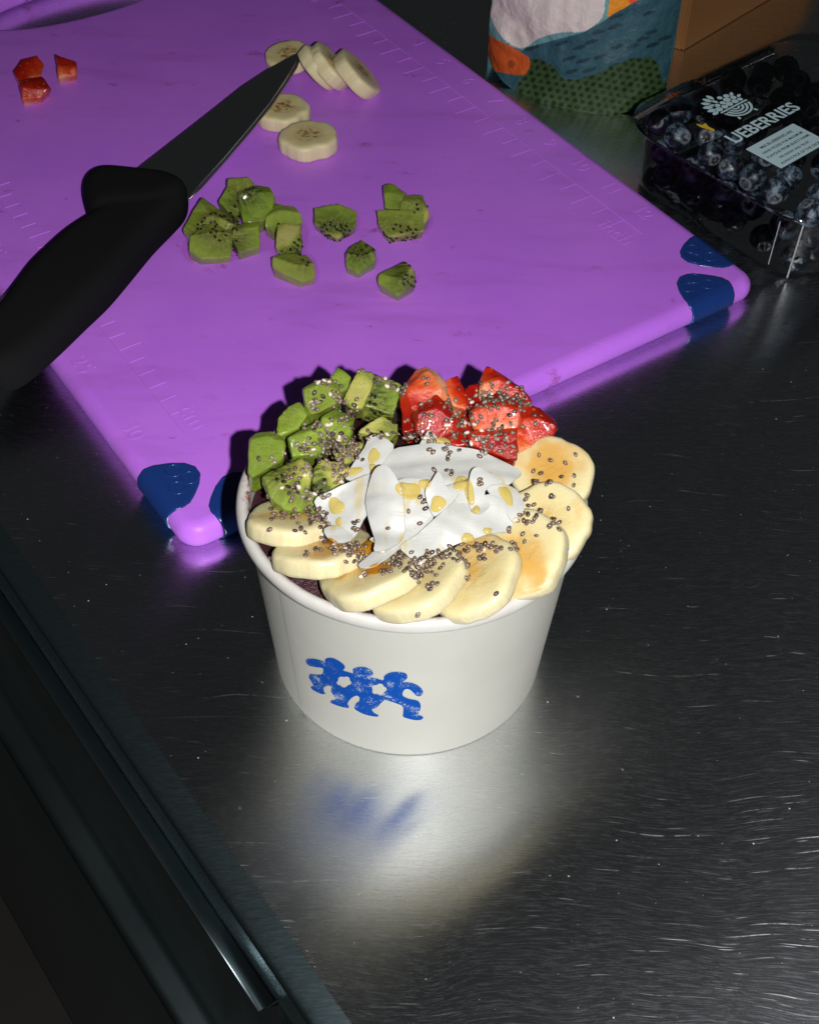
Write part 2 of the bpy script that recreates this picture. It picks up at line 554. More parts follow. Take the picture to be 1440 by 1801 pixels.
def banana_material(name, honey, brown):
    t = NT(name)
    v = t.attr('fruit')            # x,y: in the disc, 1 at the outer edge; z: 1 on the faces, 0 on the side
    x, y, z = t.sep(v)
    p = t.obj()
    r = t.math('SQRT', t.math('ADD', t.math('MULTIPLY', x, x), t.math('MULTIPLY', y, y)))
    ang = t.math('ARCTAN2', y, x)
    lob = t.math('MULTIPLY', t.math('COSINE', t.math('MULTIPLY', ang, 3.0)), .10)
    wob = t.math('MULTIPLY', t.math('SUBTRACT', t.noise(t.comb(x, y, t.rnd()), 3.2, 3), .5), .28)
    q = t.math('ADD', t.math('ADD', r, wob), t.math('MULTIPLY', lob, r))
    face = t.ramp(q, [(0, (.52, .39, .15)), (.16, (.55, .43, .18)), (.38, (.60, .49, .22)), (.62, (.635, .54, .27)), (.86, (.66, .58, .31)), (1, (.67, .60, .35))])
    # the three seed clefts
    bl = t.smooth(t.noise(t.comb(t.math('MULTIPLY', x, 1.6), t.math('MULTIPLY', y, 1.6), t.math('MULTIPLY', t.rnd(), 9.)), 3.4, 3, .6), .43, .62)
    seedz = t.math('MULTIPLY', t.ramp(r, [(0, .35), (.10, .9), (.26, 1.), (.42, .35), (.56, 0.), (1, 0.)]), bl)
    col = t.mix(t.math('MULTIPLY', seedz, brown), face, (.17, .075, .018))
    side = t.mix(t.smooth(t.noise(t.comb(t.math('MULTIPLY', ang, 5.), t.math('MULTIPLY', z, .3), t.rnd()), 2.2, 3, .6), .35, .7), (.67, .60, .36), (.635, .56, .315))
    fz = t.smooth(z, .35, .75)
    col = t.mix(fz, side, col)
    if not honey:
        col = t.vmath('SCALE', col, scale=1.2)
    rough = .42
    if honey:
        hm = t.smooth(t.math('ADD', t.noise(t.pos(), .055, 3, .5), t.math('MULTIPLY', t.math('SUBTRACT', .55, r), .28)), .44, .62)
        hm = t.math('MULTIPLY', hm, t.mixf(fz, .10, 1.0))
        col = t.mix(t.math('MULTIPLY', hm, .72), col, (.60, .30, .04))
        rough = t.mixf(hm, .40, .14)
    t.set(Base_Color=col, Roughness=rough)
    t.b.inputs['Specular IOR Level'].default_value = .4
    with_sss(t, .45, .0028, (1, .75, .35))
    t.b.inputs['Coat Weight'].default_value = .35 if honey else .05; t.b.inputs['Coat Roughness'].default_value = .10
    t.bump(t.math('ADD', t.noise(p, .8, 5, .7), t.math('MULTIPLY', seedz, -.8)), .30, .0008)
    return t.m
M_BANANA = banana_material('banana_flesh', False, .95)
M_BANANA_H = banana_material('banana_flesh_with_honey', True, .10)

def coconut():
    t = NT('coconut_flesh'); p = t.pos()
    hm = t.smooth(t.noise(t.mapping(p, rot=(0, 0, .35), scale=(.20, .07, .07)), 1, 3, .45), .55, .70)
    col = t.mix(t.math('MULTIPLY', t.smooth(t.noise(p, .25, 3), .3, .7), .5), (.615, .62, .57), (.565, .568, .515))
    t.set(Base_Color=t.mix(t.math('MULTIPLY', hm, .75), col, (.60, .48, .18)), Roughness=t.mixf(hm, .40, .16))
    with_sss(t, .15, .002, (1, .95, .8))
    t.bump(t.math('ADD', t.noise(p, .5, 4, .6), t.noise(t.mapping(p, rot=(0, 0, .6), scale=(.25, 2.2, .6)), 1, 3)), .14, .0006)
    tl = t.new('ShaderNodeBsdfTranslucent'); tl.inputs[0].default_value = (.80, .80, .72, 1)
    mx = t.new('ShaderNodeMixShader'); mx.inputs[0].default_value = .22
    t.l.new(t.b.outputs[0], mx.inputs[1]); t.l.new(tl.outputs[0], mx.inputs[2]); t.l.new(mx.outputs[0], t.out.inputs[0])
    return t.m
M_COCO = coconut()
def honey_mat(name, col, tint, clear):
    t = plain(name, col, .04, spec=.6)
    with_sss(t, .3, .002, (1, .7, .15))
    tr = t.new('ShaderNodeBsdfTransparent'); tr.inputs[0].default_value = (*tint, 1)
    mx = t.new('ShaderNodeMixShader'); mx.inputs[0].default_value = clear
    gl = t.new('ShaderNodeBsdfGlossy'); gl.inputs['Roughness'].default_value = .04
    m2 = t.new('ShaderNodeMixShader')
    t.l.new(t.b.outputs[0], mx.inputs[1]); t.l.new(tr.outputs[0], mx.inputs[2])
    m2.inputs[0].default_value = .05; t.l.new(mx.outputs[0], m2.inputs[1]); t.l.new(gl.outputs[0], m2.inputs[2])
    t.l.new(m2.outputs[0], t.out.inputs[0])
    return t.m
M_HONEY = honey_mat('honey', (.80, .64, .20), (.98, .86, .50), .55)
M_HONEY_D = honey_mat('honey_pool', (.55, .27, .02), (.90, .58, .14), .55)

def seed_mat(name, a, b):
    t = NT(name); p = t.obj()
    n1 = t.noise(t.vmath('ADD', p, t.comb(t.math('MULTIPLY', t.rnd(), 40.), 0., 0.)), 2.2, 3, .7)
    t.set(Base_Color=t.mix(t.smooth(n1, .42, .62), a, b), Roughness=.22)
    t.b.inputs['Specular IOR Level'].default_value = .7
    return t.m
M_SEEDS = [seed_mat('chia_brown', (.060, .034, .020), (.30, .215, .155)), seed_mat('chia_dark', (.022, .015, .011), (.15, .105, .075)),
           seed_mat('chia_grey', (.13, .095, .070), (.40, .33, .27)), seed_mat('chia_pale', (.62, .48, .37), (.75, .66, .56))]

# --- blueberries, plastic, print
def blueberry_material():
    t = NT('blueberry_skin'); p = t.obj()
    off = t.comb(t.math('MULTIPLY', t.rnd(), 80.), t.math('MULTIPLY', t.rnd(), 31.), 0.)
    q = t.vmath('ADD', p, off)
    x, y, z = t.sep(p)
    r = t.math('SQRT', t.math('ADD', t.math('MULTIPLY', x, x), t.math('MULTIPLY', y, y)))
    bloom = t.smooth(t.math('ADD', t.noise(q, 1.3, 3, .6), t.math('MULTIPLY', t.noise(q, 6.5, 5, .75), .55)), .72, .98)
    wipe = t.math('MULTIPLY', bloom, t.math('MULTIPLY_ADD', t.rnd(), .6, .4))
    col = t.mix(wipe, (.005, .006, .011), (.20, .29, .36))
    up = t.smooth(z, .35, .55)
    lip = t.math('MULTIPLY', up, t.math('MULTIPLY', t.smooth(r, .26, .36), t.smooth(r, .46, .56, 1, 0)))
    col = t.mix(t.math('MULTIPLY', lip, .8), col, (.17, .19, .20))
    pit = t.math('MULTIPLY', up, t.smooth(r, .16, .30, 1, 0))
    col = t.mix(t.math('MULTIPLY', pit, .8), col, (.06, .045, .035))
    t.set(Base_Color=col, Roughness=t.mixf(bloom, .30, .65))
    t.bump(t.noise(q, 5.0, 4), .2, .0006)
    return t.m
M_BLUE = blueberry_material()
M_CALYX = plain('blueberry_calyx', (.05, .055, .065), .7).m
def clear_plastic():
    t = NT('clear_plastic')
    lw = t.new('ShaderNodeFresnel'); lw.inputs[0].default_value = 1.42
    p = t.pos()
    bmp = t.new('ShaderNodeBump'); t.put(bmp.inputs['Height'], t.noise(p, .05, 3, .55)); bmp.inputs['Strength'].default_value = .22; bmp.inputs['Distance'].default_value = .003
    gl = t.new('ShaderNodeBsdfGlossy'); gl.inputs['Roughness'].default_value = .05
    t.l.new(bmp.outputs[0], gl.inputs['Normal']); t.l.new(bmp.outputs[0], lw.inputs['Normal'])
    tr = t.new('ShaderNodeBsdfTransparent'); tr.inputs[0].default_value = (.90, .92, .93, 1)
    mx = t.new('ShaderNodeMixShader')
    t.put(mx.inputs[0], t.math('MULTIPLY_ADD', lw.outputs[0], 1.0, .02, clamp=True))
    t.l.new(tr.outputs[0], mx.inputs[1]); t.l.new(gl.outputs[0], mx.inputs[2])
    t.l.new(mx.outputs[0], t.out.inputs[0])
    return t.m
M_CLEAR = clear_plastic()
M_PRINT = plain('pale_blue_print', (.56, .76, .80), .5).m
M_PRINT_DARK = plain('dark_print', (.012, .016, .02), .5).m
M_PRINT_YEL = plain('yellow_print', (.75, .48, .03), .5).m

def bag_material():
    t = NT('printed_pouch'); p = t.pos()
    t.set(Base_Color=t.attrc('print'), Roughness=t.math('MULTIPLY_ADD', t.noise(p, .03, 3), .2, .42))
    t.b.inputs['Specular IOR Level'].default_value = .3
    t.bump(t.noise(p, .05, 5, .6), .7, .006)
    return t.m
M_BAG = bag_material()
def cardboard():
    t = NT('brown_cardboard'); p = t.pos()
    f = t.noise(t.mapping(p, scale=(.3, .3, 2.0)), 1, 4, .65)
    t.set(Base_Color=t.mix(f, (.235, .095, .025), (.30, .135, .04)), Roughness=.75)
    t.bump(f, .15, .0005)
    return t.m
M_CARD = cardboard()
_t = NT('floor_tile'); _p = _t.pos()
_t.set(Base_Color=_t.mix(_t.noise(_p, .02, 4), (.028, .027, .023), (.05, .046, .036)), Roughness=.7)
M_FLOOR = _t.m

# ------------------------------------------------------------------ structure: the steel counter, cabinet front, floor
E0 = Vector((-72.3, -68.1, 0)); E1 = Vector((-13.9, -145.5, 0))
ED = (E1 - E0).normalized()                       # along the counter's edge, towards the camera
EO = Vector((ED.y, -ED.x, 0))                     # outwards from the counter
if EO.x > 0: EO = -EO
def edge_pt(a, b, z): return E0 + ED * a + EO * b + Vector((0, 0, z))
def sweep(prof, a0, a1, na):
    V, F = [], []
    n = len(prof)
    for i in range(na + 1):
        a = a0 + (a1 - a0) * i / na
        for b, z in prof:
            V.append(edge_pt(a, b, z))
    for i in range(na):
        for j in range(n - 1):
            F.append((i * n + j, i * n + j + 1, (i + 1) * n + j + 1, (i + 1) * n + j))
    return V, F
prof = [(-1500, 0), (-600, 0), (-200, 0), (-60, 0), (-20, 0), (-.6, 0), (.4, -.06)]
V, F = sweep(prof, -1500, 700, 60)
counter = tag(build('counter_top', V, F, M_STEEL, origin=(0, 0, 0)), kind='structure')
prof = [(.4, -.06), (1.4, -.22), (4, -.82), (7, -1.75), (8.8, -2.5)]
for k in range(1, 8):
    a = math.radians(24 + 66 * k / 7)
    prof.append((8.8 + 3 * (math.sin(a) - math.sin(math.radians(24))), -2.5 - 3 * (math.cos(math.radians(24)) - math.cos(a))))
prof += [(10.6, -20), (10.6, -36), (-10, -36.5)]
V, F = sweep(prof, -1500, 700, 60)
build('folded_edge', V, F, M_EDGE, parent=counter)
# lower cabinet face with a folded lip that stops short of the corner
A_END = (at(497, 1752, -22) - E0).dot(ED)
lp = [(10.8, -26.5), (13.5, -24.4), (17.2, -22.0)]
for k in range(1, 7):
    a = math.pi / 2 * k / 6
    lp.append((17.2 + .8 * math.sin(a), -22.8 + .8 * math.cos(a)))
lp += [(18, -60), (18, -110)]
for k in range(1, 5):
    a = math.pi / 2 * k / 4
    lp.append((22 - 4 * math.cos(a), -110 - 4 * math.sin(a)))
lp += [(27, -114)]
for k in range(1, 5):
    a = math.pi / 2 * k / 4
    lp.append((27 + 4 * math.sin(a), -118 + 4 * math.cos(a)))
lp += [(31, -300), (31, -700)]
V, F = sweep(lp, -1500, A_END, 40)
n = len(lp)
b = len(V)
V += [edge_pt(A_END, 0, z) for (_, z) in lp]
for j in range(n - 1):
    F.append((40 * n + j, 40 * n + j + 1, b + j + 1, b + j))
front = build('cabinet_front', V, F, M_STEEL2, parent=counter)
V, F = sweep([(-600, -37), (-16, -37), (-14, -300), (-14, -700)], -1500, 700, 4)
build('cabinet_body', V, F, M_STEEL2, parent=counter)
V = [(-3000, -3000, -720), (3000, -3000, -720), (3000, 3000, -720), (-3000, 3000, -720)]
tag(build('floor', V, [(0, 1, 2, 3)], M_FLOOR), kind='structure')

# ------------------------------------------------------------------ curve-based slabs and text
def curve_mesh(splines, extrude, bevel, offset, res=4):
    cu = bpy.data.curves.new('tmp', 'CURVE')
    cu.dimensions = '2D'; cu.fill_mode = 'BOTH'
    cu.extrude = extrude; cu.bevel_depth = bevel; cu.bevel_resolution = res; cu.offset = offset
    for s in splines:
        sp = cu.splines.new('POLY'); sp.points.add(len(s) - 1)
        for i, q in enumerate(s): sp.points[i].co = (q[0], q[1], 0, 1)
        sp.use_cyclic_u = True
    o = bpy.data.objects.new('tmp', cu); COL.objects.link(o)
    ev = o.evaluated_get(bpy.context.evaluated_depsgraph_get())
    me = ev.to_mesh()
    V = [v.co.copy() for v in me.vertices]; F = [tuple(p.vertices) for p in me.polygons]
    ev.to_mesh_clear()
    bpy.data.objects.remove(o, do_unlink=True); bpy.data.curves.remove(cu)
    return V, F

def text_mesh(body, size, extrude=.15, bold=0., spacing=1., align='LEFT'):
    cu = bpy.data.curves.new('tmp', 'FONT')
    cu.body = body; cu.size = size; cu.extrude = extrude; cu.offset = bold; cu.space_character = spacing; cu.align_x = align
    cu.resolution_u = 3
    o = bpy.data.objects.new('tmp', cu); COL.objects.link(o)
    ev = o.evaluated_get(bpy.context.evaluated_depsgraph_get())
    me = ev.to_mesh()
    V = [v.co.copy() for v in me.vertices]; F = [tuple(p.vertices) for p in me.polygons]
    ev.to_mesh_clear()
    bpy.data.objects.remove(o, do_unlink=True); bpy.data.curves.remove(cu)
    return V, F

def round_rect(x0, y0, x1, y1, r, n=8):
    out = []
    for cx, cy, a0 in ((x1 - r, y0 + r, -90), (x1 - r, y1 - r, 0), (x0 + r, y1 - r, 90), (x0 + r, y0 + r, 180)):
        for k in range(n + 1):
            a = math.radians(a0 + 90 * k / n)
            out.append((cx + r * math.cos(a), cy + r * math.sin(a)))
    return out

# ------------------------------------------------------------------ cutting board
YAW = .611
BX = Vector((math.cos(YAW), math.sin(YAW), 0)); BY = Vector((-math.sin(YAW), math.cos(YAW), 0))
B0 = Vector((-87.974, 39.137, 0))
BW, BL, BT = 308., 492., 12.7
def bw(x, y, z=0): return B0 + BX * x + BY * y + Vector((0, 0, z))
board = empty('cutting_board', B0)
tag(board, 'purple plastic cutting board with dark blue rubber corner grips', 'cutting board')
hole = []
for k in range(40):      # bowed handle slot
    a = 2 * math.pi * k / 40
    t_ = math.cos(a)
    x = 152.5 + 62 * t_
    hole.append((x, 436 + 27 * math.copysign(abs(math.sin(a)) ** .8, math.sin(a))))
V, F = curve_mesh([round_rect(0, 0, BW, BL, 9.5), hole[::-1]], 0.45, 5.9, -5.9, 6)
build('slab', [bw(v.x, v.y, v.z + BT / 2) for v in V], F, M_BOARD, board)
# rubber grips that wrap the edge on both sides of each corner
grip = [(-.95, 42.5), (3, 43.4), (8, 42.6), (13.5, 40.5), (19, 37.2), (21.8, 33), (21.6, 27.8), (18.4, 22.9), (14.4, 18.8), (10.5, 15.6), (6.7, 14.6), (3, 15.4), (-.95, 16.5)]
pv, pf, ov = triangulate(grip)
gp = [Vector((q[0], q[1], -6.85)) for q in pv] + [Vector((q[0], q[1], 6.85)) for q in pv]
gf = [tuple(reversed(f)) for f in pf] + [tuple(i + len(pv) for i in f) for f in pf]
ng = len(pv)
gf += [(ov_i, (ov_i + 1) % ng, (ov_i + 1) % ng + ng, ov_i + ng) for ov_i in range(ng)]
GV, GN, GF = remesh(gp, gf, .6, 7)
def wrap(v):      # follow the board's rounded edge
    h = math.sqrt(max(.01, 6.85 ** 2 - max(0, 5.9 - v.x) ** 2))
    return Vector((v.x, v.y, v.z / 6.85 * h))
GV = [wrap(v) for v in GV]
ring, rf = [], []
for i in range(20):
    for j in range(6):
        a, b_ = 2 * math.pi * i / 20, 2 * math.pi * j / 6
        ring.append(Vector(((3.4 + .55 * math.cos(b_)) * math.cos(a), (3.4 + .55 * math.cos(b_)) * math.sin(a), .38 * math.sin(b_))))
for i in range(20):
    for j in range(6):
        rf.append((i * 6 + j, ((i + 1) % 20) * 6 + j, ((i + 1) % 20) * 6 + (j + 1) % 6, i * 6 + (j + 1) % 6))
def grips(fx, fy, swap):
    def mp(v):
        x, y = (v.y, v.x) if swap else (v.x, v.y)
        return bw(BW - x if fx else x, BL - y if fy else y, v.z + BT / 2)
    fl_ = (fx + fy + swap) % 2
    F2 = [tuple(reversed(f)) for f in GF] if fl_ else GF
    g = build('rubber_grip', [mp(v) for v in GV], F2, M_GRIP, board)
    V3, F3 = [], []
    for cx, cy in ((13.0, 35), (9.8, 25.5), (16.6, 28.0)):
        b = len(V3)
        V3 += [mp(Vector((v.x + cx, v.y + cy, v.z + 6.8))) for v in ring]
        F3 += [tuple(i + b for i in f) for f in rf]
    build('embossed_rings', V3, F3, M_GRIP, g)
for fx in (0, 1):
    for swap in (0, 1):
        grips(fx, 0, swap)
# embossed rulers
def bar(x0, y0, x1, y1, wd, zt=.30):
    d = Vector((x1 - x0, y1 - y0, 0)); l = d.length; d /= l
    s = Vector((-d.y, d.x, 0)) * wd / 2
    q = [Vector((x0, y0, 0)) - s, Vector((x1, y1, 0)) - s, Vector((x1, y1, 0)) + s, Vector((x0, y0, 0)) + s]
    i_ = [Vector((c.x + (0 if k in (1, 2) else 0), c.y, 0)) for k, c in enumerate(q)]
    mid = sum(q, Vector()) / 4
    V = [bw(c.x, c.y, BT - .3) for c in q]
    V += [bw(*(mid + (c - mid) * .999 - (c - mid).normalized() * .0).xy, BT + zt) for c in q]
    # narrower crest
    V[4:] = [bw(*(c + (-1 if k in (2, 3) else 1) * s * .55).xy, BT + zt) for k, c in enumerate(q)]
    return V, [(4, 5, 6, 7), (0, 1, 5, 4), (1, 2, 6, 5), (2, 3, 7, 6), (3, 0, 4, 7)]
def ruler(x, sgn, unit, count, end_y, num, word, numsgn, major, tl):
    V, F = [], []
    def add(p):
        b = len(V); V.extend(p[0]); F.extend([tuple(i + b for i in f) for f in p[1]])
    add(bar(x, end_y - 14, x, end_y + unit * count, .8))
    for k in range(count + 1):
        L = tl if k % major == 0 else tl * .72
        add(bar(x, end_y + k * unit, x + sgn * L, end_y + k * unit, .8))
    o = build('ruler_ticks', V, F, M_BOARD, board, smooth=False)
    def put_text(s, size, cx, cy):
        tv, tf = text_mesh(s, size, .30, .12, align='CENTER')
        build('ruler_number', [bw(cx + v.y, cy - v.x, BT + .02 + v.z) for v in tv], tf, M_BOARD, board, smooth=False)
    for k, s in num:
        put_text(s, 11.5, x + numsgn * 13 - (8 if numsgn < 0 else 4), end_y + k * unit)
    put_text(word, 13, x + (4 if sgn > 0 else -14), end_y - 6)
ruler(27, 1, 10., 36, 66, [(0, '30'), (5, '25'), (10, '20'), (15, '15'), (20, '10'), (25, '5')], 'cm', -1, 5, 11)
ruler(283, -1, 12.7, 26, 72, [(0, '12'), (2, '11'), (4, '10'), (6, '9'), (8, '8'), (10, '7'), (12, '6'), (14, '5'), (16, '4')], 'inch', 1, 2, 14)

# ------------------------------------------------------------------ chef's knife lying on the board
knife = empty('chef_knife', at(200, 400, BT))
tag(knife, 'large dark chef knife with black handle lying across the cutting board', 'knife')
ZK = 25.0
def slab_from_px(poly, z, thick, rim, res=3):
    """plate lying flat at height z, outline given in the photograph"""
    P = [at(x, y, z) for x, y in poly]
    c = sum(P, Vector()) / len(P)
    V, F = curve_mesh([[((p - c).x, (p - c).y) for p in P]], max(thick / 2 - rim, .01), rim, -rim, res)
    return [v + Vector((c.x, c.y, z)) for v in V], F
blade_px = [(529, 92), (505, 104), (470, 124), (425, 154), (370, 198), (310, 245), (255, 288), (205, 328), (190, 345),
            (250, 385), (305, 372), (331, 349), (352, 326), (396, 278), (440, 226), (474, 184), (502, 143), (519, 115)]
V, F = slab_from_px(blade_px, ZK, 2.2, .5)
# hollow taper: thin the plate towards the cutting edge
blade = build('blade', V, F, M_BLADE, knife)
edge_px = [(331, 349), (352, 326), (396, 278), (440, 226), (474, 184), (502, 143), (519, 115), (529, 92), (532, 93), (523, 117), (506, 145), (478, 186), (444, 228), (400, 280), (356, 328), (333, 351)]
V, F = slab_from_px(edge_px, ZK - .3, .9, .2, 1)
build('cutting_edge', V, F, M_BLADE_EDGE, knife)
handle_px = [(328, 352), (327, 369), (311, 388), (272, 428), (234, 474), (194, 521), (155, 558), (117, 595), (74, 634), (36, 662), (0, 672), (-30, 662), (-45, 635), (-35, 600), (-20, 574), (4, 546), (31, 510), (52, 482), (78, 456), (117, 421), (166, 389), (205, 362), (245, 345), (290, 340)]
hp = smooth_poly(handle_px, 3)
V, F = slab_from_px(hp, ZK - 1.5, 21, 8.5, 6)
guard_px = [(148, 352), (152, 330), (172, 316), (200, 312), (245, 316), (295, 322), (326, 336), (330, 354), (312, 372), (270, 384), (215, 388), (172, 392), (156, 378)]
V2, F2 = slab_from_px(smooth_poly(guard_px, 3), ZK - .2, 22, 8, 6)
V, N_, F = remesh(V + V2, F + [tuple(i + len(V) for i in f) for f in F2], 1.1, 12)
build('handle', V, F, M_HANDLE, knife)

# ------------------------------------------------------------------ fruit builders
def banana(px, py, z, R, ratio, lean, th, label, group, mat, seed, sink=0):
    rnd = random.Random(seed)
    c = at(px, py, z)
    nrm = Vector((0, 0, 1)) if ratio is None else face_dir(px, py, lean[0], lean[1], ratio)
    u = nrm.cross(Vector((.3, 1, .1))).normalized(); v = nrm.cross(u)
    ph = rnd.uniform(0, 6.28)
    NA = 72
    prof = [(0.0, 0, 1), (.25, 0, 1), (.5, 0, 1), (.75, 0, 1), (.88, -.12, 1), (.95, -.55, .8), (.988, -1.25, .3), (1.0, -2.2, 0),
            (1.005, -th * .5, 0), (1.0, -th + 1.6, 0), (.985, -th + .7, 0), (.94, -th + .1, .6), (.7, -th, 1), (.3, -th, 1), (0, -th, 1)]
    V, A, F = [], [], []
    tw = Vector((rnd.uniform(-.06, .06), rnd.uniform(-.06, .06)))
    for i, (r, h, fz) in enumerate(prof):
        for k in range(NA):
            a = 2 * math.pi * k / NA
            out = 1 + .045 * math.cos(2 * a + ph) + .026 * math.cos(5 * a + ph * 2) + .05 * nz((math.cos(a) * 2, math.sin(a) * 2, seed), 1.7)
            side = 1.0 if fz < .5 else 0
            rid = side * .012 * nz((a * 9, 0, seed * 3.1), 1.0)
            x, y = r * math.cos(a), r * math.sin(a)
            hh = h + (.35 * nz((x * 2.3, y * 2.3, seed * 1.3), 1.0) if r < .95 else .12 * nz((x * 6, y * 6, seed), 1)) * (1 if fz > .5 else .5)
            rr = R * (out + rid)
            off = tw * (h)
            P = c + u * (x * rr + off.x) + v * (y * rr + off.y) + nrm * hh
            V.append(P); A.append((x, y, fz))
    n = len(prof)
    for i in range(n - 1):
        for k in range(NA):
            k2 = (k + 1) % NA
            F.append((i * NA + k, (i + 1) * NA + k, (i + 1) * NA + k2, i * NA + k2))
    o = build('banana_slice', V, F, mat, vec={'fruit': A})
    tag(o, label, 'banana slice', group)
    register(V, F)
    return o

def chunk(name, poly, z, nrm, depth, taper=.9, ridge=None, rise=3., voxel=.55, amp=.22, sm=3, bulge=0.):
    cx = sum(p[0] for p in poly) / len(poly); cy = sum(p[1] for p in poly) / len(poly)
    P0 = at(cx, cy, z)
    pv, pf, ov = triangulate([(float(a), float(b)) for a, b in poly], None, (), [ridge] if ridge else ())
    nl = len(poly)
    top = []
    for i, q in enumerate(pv):
        P = on_plane(q[0], q[1], P0, nrm)
        if any(j >= nl for j in ov[i]) and ridge: P = P + nrm * rise
        top.append(P)
    if bulge:
        pass
    cen = sum(top, Vector()) / len(top)
    bot = [cen + (on_plane(q[0], q[1], P0, nrm) - cen) * taper - nrm * depth for q in pv]
    b = len(top)
    V = top + bot
    F = [tuple(f) for f in pf] + [tuple(i + b for i in reversed(f)) for f in pf]
    ec = {}
    for f in pf:
        for i in range(3):
            e = (f[i], f[(i + 1) % 3])
            ec[e] = ec.get(e, 0) + 1
    for (i, j) in ec:
        if (j, i) not in ec:
            F.append((j, i, i + b, j + b))
    V, N, F = remesh(V, F, voxel, sm)
    s = hash(name + str(poly[0])) % 97
    V = [v + nn * (amp * (nz(v, .16) * 1.6 + nz(v + Vector((9, 3, 1)), .45) * .6)) for v, nn in zip(V, N)]
    return V, N, F, P0

def ellipsoid(c, ax, ay, az, ra, rb, rc, nu=8, nv=5):
    V = [c + az * rc]
    for j in range(1, nv):
        p = math.pi * j / nv
        for i in range(nu):
            a = 2 * math.pi * i / nu
            V.append(c + ax * (ra * math.sin(p) * math.cos(a)) + ay * (rb * math.sin(p) * math.sin(a)) + az * (rc * math.cos(p)))
    V.append(c - az * rc)
    F = [(0, 1 + i, 1 + (i + 1) % nu) for i in range(nu)]
    for j in range(nv - 2):
        for i in range(nu):
            a = 1 + j * nu + i; b_ = 1 + j * nu + (i + 1) % nu
            F.append((a, a + nu, b_ + nu, b_))
    L = len(V) - 1; q = 1 + (nv - 2) * nu
    F += [(L, q + (i + 1) % nu, q + i) for i in range(nu)]
    return V, F

def kiwi(poly, z, lean, depth, core, label, group, seed, ridge=None, rise=3., dist=13., nseed=10, taper=.9):
    """core: direction in view (x right, y up, w towards viewer) that points to the fruit's axis"""
    rnd = random.Random(seed)
    cx = sum(p[0] for p in poly) / len(poly); cy = sum(p[1] for p in poly) / len(poly)
    nrm = face_dir(cx, cy, *lean)
    V, N, F, P0 = chunk('kiwi', poly, z, nrm, depth, taper, ridge, rise, amp=.30)
    cen = sum(V, Vector()) / len(V)
    inw = (RIGHT * core[0] + UPV * core[1] - FWD * core[2]).normalized()
    ax = inw.cross(RIGHT * rnd.uniform(-1, 1) + UPV * rnd.uniform(-1, 1) - FWD * .4).normalized()
    tg = inw.cross(ax)
    A = [((v - cen).dot(inw) * -1 + dist, (v - cen).dot(tg), (v - cen).dot(ax) + seed * 5) for v in V]
    o = build('kiwi_chunk', V, F, M_KIWI, vec={'fruit': A})
    tag(o, label, 'kiwi', group)
    register(V, F)
    cand = [i for i, a in enumerate(A) if 5.8 < math.hypot(a[0], a[1]) < 10.5 and N[i].dot(-FWD) > .1]
    rnd.shuffle(cand)
    SV, SF, used = [], [], []
    for i in cand:
        if len(used) >= nseed: break
        if any((V[i] - q).length < 1.7 for q in used): continue
        used.append(V[i])
        d = (N[i].cross(Vector((rnd.random(), rnd.random(), rnd.random())))).normalized()
        e, f = ellipsoid(V[i] + N[i] * .15, d, N[i].cross(d), N[i], 1.0 * rnd.uniform(.8, 1.1), .62, .5)
        b = len(SV); SV += e; SF += [tuple(k + b for k in q) for q in f]
    if SV:
        tag(build('kiwi_seeds', SV, SF, M_KSEED, o), kind='stuff')
    return o

def berry(poly, z, lean, depth, skin, label, group, seed, ridge=None, rise=3., taper=.85):
    cx = sum(p[0] for p in poly) / len(poly); cy = sum(p[1] for p in poly) / len(poly)
    nrm = face_dir(cx, cy, *lean)
    V, N, F, P0 = chunk('straw', poly, z, nrm, depth, taper, ridge, rise, amp=.30, sm=4)
    cen = sum(V, Vector()) / len(V)
    out = (RIGHT * skin[0] + UPV * skin[1] - FWD * skin[2]).normalized()
    a = out.orthogonal().normalized(); b = out.cross(a)
    D = [(v - cen).dot(out) for v in V]
    lo, hi = min(D), max(D)
    A = [((d - lo) / (hi - lo) * 2 - 1, (v - cen).dot(a) * .1 + seed, (v - cen).dot(b) * .1) for d, v in zip(D, V)]
    o = build('strawberry_piece', V, F, M_BERRY, vec={'fruit': A})
    tag(o, label, 'strawberry', group)
    register(V, F)
    return o

# ------------------------------------------------------------------ fruit on the board
G = 'banana slices left on the cutting board'
banana(505, 91, 21, 13.5, .52, (-.25, 1), 7, 'banana slice behind the knife tip, partly hidden by the blade', G, M_BANANA, 1)
banana(569, 108, 25.5, 13.0, .22, (.72, .69), 8, 'inner left slice of the leaning banana row beside the knife tip', G, M_BANANA, 2)
banana(589, 107, 26.5, 14.0, .25, (.72, .69), 8.5, 'middle slice of the leaning banana row on the board', G, M_BANANA, 3)
banana(637, 122, 24.5, 15.2, .24, (.70, .71), 8.5, 'rightmost leaning banana slice showing its browned face', G, M_BANANA, 4)
banana(497, 186, 21.0, 14.4, None, None, 8.3, 'flat banana slice with brown centre, its left side under the blade', G, M_BANANA, 5)
banana(542, 234, 21.4, 14.9, None, None, 8.7, 'round flat banana slice nearest the kiwi on the board', G, M_BANANA, 6)

